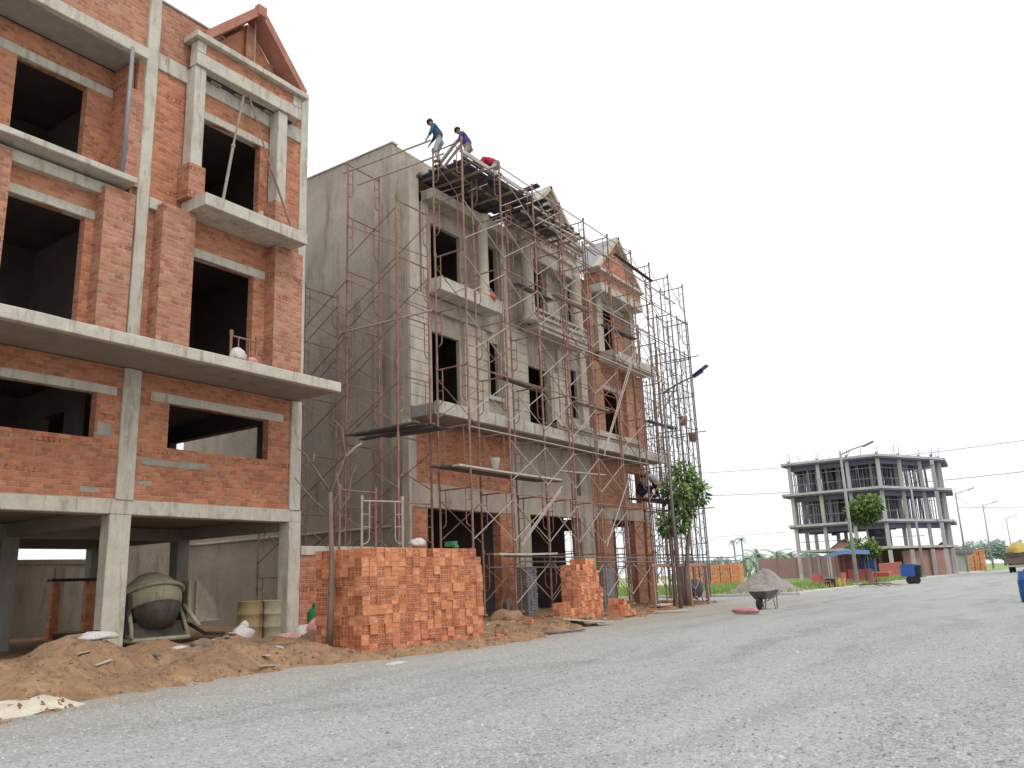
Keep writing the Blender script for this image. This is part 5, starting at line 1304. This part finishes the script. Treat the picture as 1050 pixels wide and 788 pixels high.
# ---------------------------------------------------------------- street poles and cables
def lamp_post(y, h, label, arm=1.5, solar=False, x=-12.6, thin=False):
    T = thing('street_lamp', (x, y, .1), label, 'street lamp', 'concrete lamp poles along the kerb')
    MB().tube([(x, y, 0), (x, y, h)], .07 if thin else .13, 10, r2=.045 if thin else .07).build('pole', 'steel_grey' if thin else 'pole', T, smooth=True)
    MB().tube([(x, y, h-.25), (x+arm*.5, y, h+.02), (x+arm, y, h+.2)], .035, 6).build('arm', 'steel_grey', T, smooth=True)
    MB().tube([(x, y, h-.9), (x+arm*.45, y, h)], .02, 6).build('stay', 'steel_grey', T)
    if solar:
        MB().obox((x+arm+.35, y, h+.38), (.30, 0, .16), (0, .13, 0), (-.010, 0, .02)).build('solar_panel', 'lampblack', T)
        MB().obox((x+arm+.25, y, h+.26), (.2, 0, .09), (0, .08, 0), (-.01, 0, .025)).build('lamp_head', 'lampblack', T)
    else: MB().obox((x+arm+.3, y, h+.26), (.34, 0, .13), (0, .12, 0), (-.015, 0, .04)).build('lamp_head', 'steel_grey', T)
    if not thin: MB().rbox(x-.22, x+.22, y-.22, y+.22, .0, .22, .4, .01).build('plinth', 'far_conc', T)
lamp_post(29.1, 8.3, 'nearest street lamp with blue solar head sticking out of the scaffold', 1.25, True, thin=True)
lamp_post(57.5, 8.8, 'tall concrete lamp pole beside the blue umbrella stall')
lamp_post(84, 9.7, 'concrete pole in front of the right half of the frame building')
lamp_post(117, 9.9, 'concrete pole just right of the frame building')
lamp_post(150, 10.1, 'distant lamp pole with curved arm near the yellow truck')
lamp_post(200, 10.1, 'faint lamp pole far down the road', x=-13)
lamp_post(260, 10.1, 'faintest lamp pole at the far end of the road', x=-13)
T = thing('street_lamp', (-88, 150, 0), 'pale double-headed lamp post far off across the field', 'street lamp')
MB().tube([(-88, 150, 0), (-88, 150, 9.3)], .12, 8, r2=.07).build('pole', 'pole', T); MB().tube([(-89.3, 150, 9.2), (-88, 150, 9.5), (-86.7, 150, 9.2)], .05, 6).build('arm', 'pole', T)
for s in (-1, 1): MB().obox((-88+s*1.4, 150, 9.15), (.35, 0, 0), (0, .15, 0), (0, 0, .08)).build('lamp_head', 'far_conc', T)
def cable(a, b_, sag, label, r=.03):
    a, b_ = V_(a), V_(b_); pts = []
    for i in range(25):
        t = i/24; p = a.lerp(b_, t); p.z -= sag*4*t*(1-t); pts.append(p)
    MB().tube(pts, r, 4).build('overhead_cable', 'cable', label=label, cat='cable', origin=tuple(a))
cable((-48, 100, 14.2), (0, 100, 13.5), .7, 'thin overhead cable crossing the sky at the roof height of the frame building', .035)
cable((-52, 110, 12.4), (6, 108, 11.3), 1.0, 'overhead cable running behind the middle floors of the frame building', .045)
cable((-60, 100, 6.3), (-18, 100, 5.9), .5, 'low overhead cable left of the frame building', .025)
cable((-12.6, 84, 9.3), (-12.6, 117, 9.5), .5, 'cable strung between the two concrete poles by the frame building', .02)
cable((-12.6, 117, 8.0), (30, 130, 8.2), .8, 'sagging cable right of the frame building', .03)
cable((-12.6, 150, 9.4), (30, 150, 8.6), .8, 'fainter cable beyond the sagging one on the right', .03)
cable((-12.6, 117, 9.4), (-12.6, 150, 9.8), .5, 'cable leading to the distant lamp pole', .02)

# ================================================================== FRAME BUILDING far off
FY = 92.0; FX0, FX1 = -25.7, -16.6; dirc = V_((math.sin(R(24)), math.cos(R(24)), 0))
C0 = V_((FX1, FY, 0)); C1 = C0+dirc*11.0
FB = thing('frame_building', (-20, FY, .1), 'four storey bare concrete frame building full of steel props across the road', 'building')
lv = [.1, 3.15, 5.85, 9.2, 12.55]
def footprint(o=0):
    return [(FX0-o, FY-o), (FX1+o*.3, FY-o), (C1.x+o, C1.y-o*.2), (C1.x+o*.3, C1.y+6), (FX0-o, C1.y+6)]
for i, z in enumerate(lv[1:], 1):
    o = (.1, .6, .9, .7)[i-1]; fp = footprint(o)
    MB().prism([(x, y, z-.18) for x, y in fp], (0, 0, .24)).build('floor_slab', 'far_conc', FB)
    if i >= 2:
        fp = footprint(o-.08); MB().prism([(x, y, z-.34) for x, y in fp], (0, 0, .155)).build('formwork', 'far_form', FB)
        for yy in (.15, 4.8): MB().box(FX0, FX1, FY+yy, FY+yy+.3, z-.85, z-.345).build('beam', 'far_form', FB)
        q = MB(); nn = V_((dirc.y, -dirc.x, 0)); q.obox(C0+dirc*5.5+V_((0, 0, z-.6))-nn*.2, dirc*5.5, nn*.12, (0, 0, .25)); q.build('beam', 'far_form', FB)
        for k_ in range(14):
            t = rnd(0, 1); x = FX0+(FX1-FX0)*t; MB().box(x, x+rnd(.15, .5), FY+rnd(.3, 3), FY+3.2, z-rnd(.7, 1.4), z-.345).build('form_panel', 'far_form', FB)
gridpts = []
for i in range(4): gridpts.append((FX0+(FX1-FX0)*i/3, FY))
for i in range(1, 4): q = C0+dirc*(11.0*i/3); gridpts.append((q.x, q.y))
for j in (1, 2):
    for i in range(5): gridpts.append((FX0+(C1.x-FX0)*i/4-.3*j, FY+5.0*j+(2 if i > 3 else 0)))
for (x, y) in gridpts:
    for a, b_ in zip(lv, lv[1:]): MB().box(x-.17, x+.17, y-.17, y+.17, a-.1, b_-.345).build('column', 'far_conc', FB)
    q = MB()
    for dx in (-.12, .12):
        for dy in (-.12, .12): q.box(x-.1, x+.1, y-.1, y+.1, lv[-1], lv[-1]+.3) if dx < 0 and dy < 0 else q.tube([(x+dx, y+dy, lv[-1]), (x+dx*1.2, y+dy, lv[-1]+rnd(.8, 1.7))], .02, 4)
    q.build('rebar', 'far_prop', FB)
random.seed(77)
pr = []
for lvl in (2, 3):
    for k_ in range(520):
        t = random.random(); dpt = rnd(.3, 9)
        if t < .6: x = FX0+(FX1-FX0)*random.random(); y = FY+dpt
        else: q = C0+dirc*rnd(0, 11.0); x = q.x-dpt*.8; y = q.y+dpt*.4
        pr.append((x, y, lvl, dpt))
pr.sort(key=lambda a: a[3])
def prop_mb(b, x, y, lvl):
    tl = rnd(-.1, .1); b.tube([(x, y, lv[lvl]), (x+tl, y, lv[lvl+1]-.345)], .055, 5)
for q in pr[:96]:
    b = MB(); prop_mb(b, *q[:3]); b.build('shoring_prop', 'far_prop', FB)
b = MB()
for q in pr[96:]: prop_mb(b, *q[:3])
b.build('inner_props', 'far_prop', FB, kind='stuff')
for lvl in (2, 3):
    q = MB()
    for h in (1.0, 2.1): q.box(FX0, FX1, FY+.25, FY+.3, lv[lvl]+h, lv[lvl]+h+.06); q.tube([tuple(C0+V_((0, .3, lv[lvl]+h))), tuple(C1+V_((0, .3, lv[lvl]+h)))], .03, 4)
    for h in range(12): 
        x = FX0+rnd(0, 8.5); q.tube([(x, FY+rnd(.3, 3), lv[lvl]+.1), (x+rnd(-1.2, 1.2), FY+rnd(.3, 3), lv[lvl+1]-.4)], .03, 4)
    q.build('prop_bracing', 'far_prop', FB)
# balcony brackets, stair, ground storey brick infill
MB().prism([(FX0+2.5, FY+11, .1), (C1.x-.4, C1.y+2, .1), (C1.x-.4, C1.y+2, 3.0), (FX0+2.5, FY+11, 3.0)], (0, .15, 0)).build('inner_wall', 'far_brick', FB)
MB().prism([(C0.x+.6, C0.y+3.5, .1), (C1.x-.3, C1.y-.6, .1), (C1.x-.3, C1.y-.6, 2.7), (C0.x+.6, C0.y+3.5, 2.7)], (-.15, .1, 0)).build('inner_wall', 'far_brick', FB)
MB().box(FX0+6.3, FX0+8.0, FY+4, FY+8, 3.3, 5.3).build('inner_wall', 'far_form', FB)  # dark block standing in for a dark area on this floor, not a wall
MB().rbox(FX0+.2, FX1+3.3, FY+.5, FY+.8, lv[1]+.9, lv[1]+.95, .6, .005).build('rail', 'far_prop', FB)
def mound(name, x, y, z, rx, ry, h, mat, label, cat, n=22, seed=1, pw=1.0, kind=None):
    b = MB(); 
    for j in range(n//2+1):
        r = j/(n//2)
        for i in range(n):
            a = 2*math.pi*i/n; lx = math.cos(a)*r; ly = math.sin(a)*r
            hz_ = h*max(0, (1-r))**pw*(1+.0)+.2*h*noise.fractal((lx*2.6+seed, ly*2.6, 1), 1, 2, 5)*(1.05-r)
            rr = 1+.13*noise.noise((math.cos(a)*1.3+seed, math.sin(a)*1.3, 0))
            b.v.append((x+lx*rx*rr, y+ly*ry*rr, z+hz_-.02))
    for j in range(n//2):
        for i in range(n): b.f.append((j*n+i, j*n+(i+1) % n, (j+1)*n+(i+1) % n, (j+1)*n+i))
    return b.build(name, mat, smooth=True, label=label, cat=cat, origin=(x, y, z))
mound('brick_heap', -21.2, FY+1.2, lv[1]+.06, 1.7, 1.2, 1.05, 'far_brick', 'red brick heap on the first floor of the frame building', 'brick heap', seed=3, pw=.8)
mound('gravel_heap', -14.5, 44.7, 0, 2.25, 2.0, 1.38, 'heap', 'conical heap of crushed stone behind the wheelbarrow', 'gravel heap', n=64, seed=5, pw=1.12)
mound('gravel_heap', -17.3, 43.4, 0, .8, .7, .3, 'heap', 'low dark dirt heap left of the conical stone heap', 'dirt heap', n=24, seed=6)
mound('sand_heap', -42, 92, .1, 3.0, 2, .8, 'lime', 'pale sand heap in the field beyond the orange fence', 'sand heap', seed=8)

# brick boundary fences in the field
FN = thing('brick_fence', (-46, 113, .1), 'long dark red panel fence behind the frame building', 'fence')
for i in range(9):
    x = -37.2+i*2.6
    MB().box(x+.08, x+2.5, 113.0, 113.1, .1, 2.75+(.12 if i % 3 == 0 else 0)).build('panel', 'far_red', FN)
    MB().box(x-.06, x+.06, 112.95, 113.15, .1, 2.95).build('post', 'far_conc' if i == 0 else 'far_red', FN)
OF = thing('brick_pallets', (-38, 75, .1), 'row of bright orange brick stacks in the field behind the scaffold end', 'brick stacks')
for i in range(6):
    q = MB()
    for kk in range(10):
        for j in range(4): q.box(-32.2+i*.98+j*.23+rnd(-.02, .02), -32.2+i*.98+j*.23+.21, 75+rnd(-.02, .02), 75.9, .1+kk*.19, .1+kk*.19+.18)
    q.build('stack', 'lbrick', OF)
OG = thing('brick_pallets', (-13.5, 135, .1), 'orange brick stacks right of the frame building under a dark tarpaulin', 'brick stacks')
for i, (x, h) in enumerate(((-14.2, 9), (-13.5, 12), (-12.8, 12))):
    q = MB()
    for kk in range(h):
        for j in range(2): q.box(x+j*.3, x+j*.3+.29, 135+rnd(-.03, .03), 136, .1+kk*.24, .1+kk*.24+.23)
    q.build('stack', 'lbrick', OG)
mound('tarpaulin', -15.2, 139, 2.5, 1.8, 1.2, .9, 'board', 'dark tarpaulin hump over the materials right of the frame building', 'tarpaulin', seed=11, pw=.5)
MB().rbox(-16.9, -13.4, 138.2, 140, .1, 2.52, .5, .02).build('material_shed', 'far_conc', label='pale low material shed under the dark tarpaulin hump', cat='shed', origin=(-15.2, 139, .1))

# wheelbarrow
T = thing('wheelbarrow', (-8.9, 27.5, 0), 'muddy steel wheelbarrow standing alone on the gravel road', 'wheelbarrow')
wx, wy = -8.95, 27.5
def wb(u, v, z): # u along barrow (to the right in view), v across
    a = R(82); return (wx+u*math.cos(a)-v*math.sin(a), wy+u*math.sin(a)+v*math.cos(a), z)
pb = [wb(-.30, -.20, .32), wb(.30, -.20, .34), wb(.30, .20, .34), wb(-.30, .20, .32)]; pt = [wb(-.50, -.31, .58), wb(.46, -.31, .60), wb(.46, .31, .60), wb(-.50, .31, .58)]
MB().add(pb+pt, [(0, 1, 2, 3), (0, 1, 5, 4), (1, 2, 6, 5), (2, 3, 7, 6), (3, 0, 4, 7)]).build('tray', 'board', T)
MB().add([wb(-.46, -.28, .56), wb(.42, -.28, .57), wb(.42, .28, .57), wb(-.46, .28, .56), wb(-.1, 0, .70), wb(.2, .05, .72)], [(0, 1, 5, 4), (1, 2, 5), (2, 3, 4, 5), (3, 0, 4)]).build('load', 'heap', T)
MB().lathe(wb(-.42, 0, .19), [(.05, -.05), (.15, -.05), (.19, -.03), (.19, .03), (.15, .05), (.05, .05)], 18, (-math.sin(R(82)), math.cos(R(82)), 0)).build('wheel', 'rubber', T, smooth=True)
q = MB()
for v in (-.22, .22): q.tube([wb(-.42, v*.35, .19), wb(-.1, v, .31), wb(.75, v*1.25, .56)], .02, 6)
q.build('handles', 'steel_grey', T)
q = MB()
for v in (-.2, .2): q.tube([wb(.2, v, .32), wb(.28, v, .01), wb(.40, v, .01), wb(.46, v, .4)], .017, 6)
q.build('legs', 'steel_grey', T)

# stall with blue umbrella
T = thing('market_stall', (-13.8, 62, .1), 'roadside stall with faded blue canopy and dark red tarpaulin walls', 'stall')
MB().add([(-15.3, 60.9, 2.15), (-13.9, 60.6, 2.42), (-12.3, 60.9, 2.3), (-15.3, 63.1, 2.3), (-13.9, 63.1, 2.62), (-12.3, 63.1, 2.35)], [(0, 1, 4, 3), (1, 2, 5, 4)]).build('canopy', 'blue_tarp', T)
MB().add([(-15.3, 60.9, 2.15), (-13.9, 60.6, 2.42), (-12.3, 60.9, 2.3), (-15.3, 60.88, 1.95), (-13.9, 60.58, 2.14), (-12.3, 60.88, 2.05)], [(0, 1, 4, 3), (1, 2, 5, 4)]).build('valance', 'blue_tarp', T)
for (x, y) in ((-15.1, 61.1), (-12.5, 61.1), (-15.1, 63.0), (-12.5, 63.0)): MB().tube([(x, y, .05), (x, y, 2.28)], .03, 6).build('pole', 'steel_grey', T)
q = MB()
for i in range(12): 
    x = -14.9+i*.13; q.box(x, x+.14, 62.9+.05*math.sin(i*1.7), 62.95+.05*math.sin(i*1.7), .3, 2.2)
q.build('tarpaulin', 'red_tarp', T)
q = MB()
for i in range(7):
    x = -13.3+i*.12; q.box(x, x+.13, 62.6+.05*math.sin(i*2.1), 62.65+.05*math.sin(i*2.1), .9, 2.25)
q.build('tarpaulin', 'blue', T)
MB().box(-14.2, -12.6, 62.3, 62.5, .1, 1.1).build('counter', 'red_plastic', T)
def chair(x, y, rz, mat, label):
    T = thing('plastic_chair', (x, y, .08), label, 'chair', rz=rz); q = lambda n: None
    def mk(n, bb): 
        me = bpy.data.meshes.new(n); me.from_pydata(bb.v, [], bb.f); me.materials.append(M[mat]); o = bpy.data.objects.new(n, me); col.objects.link(o); o.parent = T
    mk('seat', MB().box(-.22, .22, -.22, .22, .40, .44)); mk('backrest', MB().box(-.22, .22, .2, .24, .45, .85))
    for (a, b_) in ((-.2, -.2), (.17, -.2), (-.2, .19), (.17, .19)): mk('leg', MB().box(a, a+.035, b_, b_+.035, 0, .40))
chair(-13.35, 50.7, .4, 'red_plastic', 'red plastic chair at the left end of the stall clutter')
chair(-13.0, 51.3, 2.4, 'red_plastic', 'red plastic chair turned sideways next to the leftmost red chair')
chair(-12.9, 56.0, 1.0, 'red_plastic', 'red plastic chair nearest the concrete pole')
for (x, y, mt, lb) in ((-13.0, 52.3, 'rubber', 'dark tub among the stall clutter'), (-12.9, 53.4, 'yellow', 'yellow plastic crate among the stall clutter'), (-12.85, 54.4, 'yellow', 'second yellow crate nearer the pole'), (-13.6, 55.0, 'blue', 'blue water barrel behind the yellow crates')):
    q = MB(); q.lathe((x, y, .1), [(.25, 0), (.3, .1), (.3, .42), (.32, .5), (.26, .48), (.22, .1)], 12 if mt != 'yellow' else 4)
    q.build('crate' if mt == 'yellow' else 'tub', mt, label=lb, cat='crate' if mt == 'yellow' else 'tub', origin=(x, y, .1))
T = thing('snack_table', (-12.5, 65, .1), 'small table with orange cloth and white board right of the concrete pole', 'table')
MB().box(-13.1, -11.9, 64.6, 65.4, .78, .84).build('tabletop', 'wood_pale', T); MB().box(-13.08, -11.95, 64.56, 64.6, .5, .78).build('cloth', 'orange', T)
for x in (-13.05, -12.0): MB().box(x, x+.06, 64.62, 64.68, .0, .78).build('leg', 'far_conc', T)
MB().obox((-13.3, 64.7, .75), (.28, 0, .08), (0, .03, 0), (-.1, 0, .55)).build('sign_board', 'bag', label='white board leaning at the left end of the snack table', cat='board', origin=(-13.3, 64.7, .1))
MB().obox((-15.3, 84, .8), (1.0, 0, .05), (0, .04, .02), (-.05, .1, .7)).build('site_board', 'red_plastic', label='faded red board propped before the ground floor of the frame building', cat='board', origin=(-15.3, 84, .1))
# blue cart
T = thing('handcart', (-10.2, 61.8, 0), 'blue cart with black wheels parked on the road by the kerb', 'cart')
MB().prism([(-10.65, 61.4, .50), (-9.75, 61.4, .45), (-9.70, 61.4, 1.28), (-10.60, 61.4, 1.30)], (0, .8, 0)).build('box', 'blue', T)
MB().prism([(-9.69, 61.45, .40), (-9.45, 61.45, .42), (-9.4, 61.45, 1.2), (-9.65, 61.45, 1.2)], (0, .7, 0)).build('tailgate', 'rubber', T)
for (x, y) in ((-10.1, 61.35), (-10.1, 62.25), (-9.7, 61.36)): MB().lathe((x, y, .25), [(.06, -.05), (.25, -.05), (.25, .05), (.06, .05)], 16, (0, 1, 0)).build('wheel', 'rubber', T)
MB().tube([(-10.6, 61.8, 1.1), (-11.0, 61.8, 1.2)], .03, 6).build('handle', 'steel_grey', T)
# branches dumped at the kerb
T = thing('branch_pile', (-11.6, 55.8, .05), 'dry branches dumped at the kerb by the concrete pole', 'branches')
random.seed(2)
for i in range(7): 
    x, y = -12.3+rnd(-.2, .8), 55.6+rnd(-.5, .6); MB().tube([(x, y, .15), (x+rnd(.5, 1.2), y+rnd(-.4, .4), .22), (x+rnd(1.2, 1.8), y+rnd(-.6, .6), .05)], .045, 5, r2=.015).build('branch', 'bark', T)
# hoist by the frame building
T = thing('hoist', (-13.2, 105, .1), 'site hoist mast with dark red cloth right of the frame building', 'hoist')
q = MB()
for dx in (-.4, .4): q.tube([(-13.1+dx, 105, .1), (-13.0+dx*.7, 105, 4.6)], .04, 5)
for i in range(8): q.tube([(-13.5, 105, .4+i*.55), (-12.7, 105, .7+i*.55)], .025, 4)
q.build('mast', 'far_prop', T)
sack('cloth', (-13.2, 104.8, 2.9), (.75, .4, .85), 'red_tarp', None, None, seed=51, part=T)
# truck seen from behind
T = thing('truck', (-6.6, 108, 0), 'old yellow truck seen from behind at the far right of the road', 'truck')
q = MB(); q.rbox(-7.6, -5.2, 106, 111, .95, 1.35, 1, .01); q.box(-7.58, -5.22, 106.0, 106.06, 1.35, 1.55); q.build('bed', 'bark', T)
q = MB(); q.rbox(-7.55, -5.25, 106.3, 110.8, 1.36, 2.15, 1, .01); q.build('load_box', 'board', T)
mound('load', -6.4, 108.4, 2.1, 1.35, 2.2, 1.3, 'yellow', 'yellow load heaped high on the truck', 'load', seed=15, pw=.45)
q = MB(); q.rbox(-7.6, -5.2, 111.1, 112.8, .7, 2.5, 1, .02); q.build('cab', 'yellow', T)
for x in (-7.35, -5.65):
    for y in (107, 112): MB().lathe((x, y, .48), [(.15, -.14), (.48, -.14), (.48, .14), (.15, .14)], 18, (1, 0, 0)).build('wheel', 'rubber', T)
for x in (-7.45, -5.55): MB().box(x, x+.2, 105.96, 106.0, 1.0, 1.12).build('tail_light', 'red_plastic', T)
MB().box(-7.5, -5.3, 105.92, 105.99, .6, .8).build('bumper', 'far_conc', T)
# blue drum just inside the right edge
T = thing('plastic_barrel', (-1.6, 29.6, 0), 'blue plastic barrel cut by the right edge of the picture', 'barrel')
MB().lathe((-1.62, 29.6, 0), [(.26, 0), (.29, .05), (.3, .3), (.31, .32), (.3, .34), (.3, .62), (.31, .64), (.29, .66), (.25, .9), (.1, .92)], 18).build('barrel', 'blue', T, smooth=True)
MB().lathe((-1.62, 29.6, .92), [(.11, 0), (.11, .03)], 12).build('lid', 'rubber', T)

# small pieces hang on the part they belong to
def centre(o):
    bb = [Vector(c_) for c_ in o.bound_box]; return sum(bb, Vector())/8
RULES = {'post_base': 'post', 'ring_gear': 'drum', 'drum_cone': 'drum', 'hopper_frame': 'hopper', 'lamp_head': 'arm', 'solar_panel': 'arm', 'gable_post': 'gable_wall', 'gable_stake': 'gable_wall',
         'rebar': 'column', 'formwork': 'floor_slab', 'dentils': 'entablature', 'ridge_block': 'rafter_board', 'frieze_block': 'frieze', 'valance': 'canopy', 'mortar_patch': 'wall', 'tailgate': 'box',
         'render_band': 'side_wall', 'ledge': 'side_wall', 'lintel': 'wall', 'window_surround': 'wall', 'door_surround': 'wall', 'formwork_strip': 'soffit_board', 'tail_light': 'bed', 'plinth': 'pole'}
for T in [o for o in scene.objects if o.parent is None and o.children]:
    kids = list(T.children)
    for ch in kids:
        tgt = RULES.get(ch.name.split('.')[0])
        if not tgt: continue
        cand = [k_ for k_ in kids if k_.name.split('.')[0] == tgt]
        if cand: ch.parent = min(cand, key=lambda k_: (centre(k_)-centre(ch)).length)
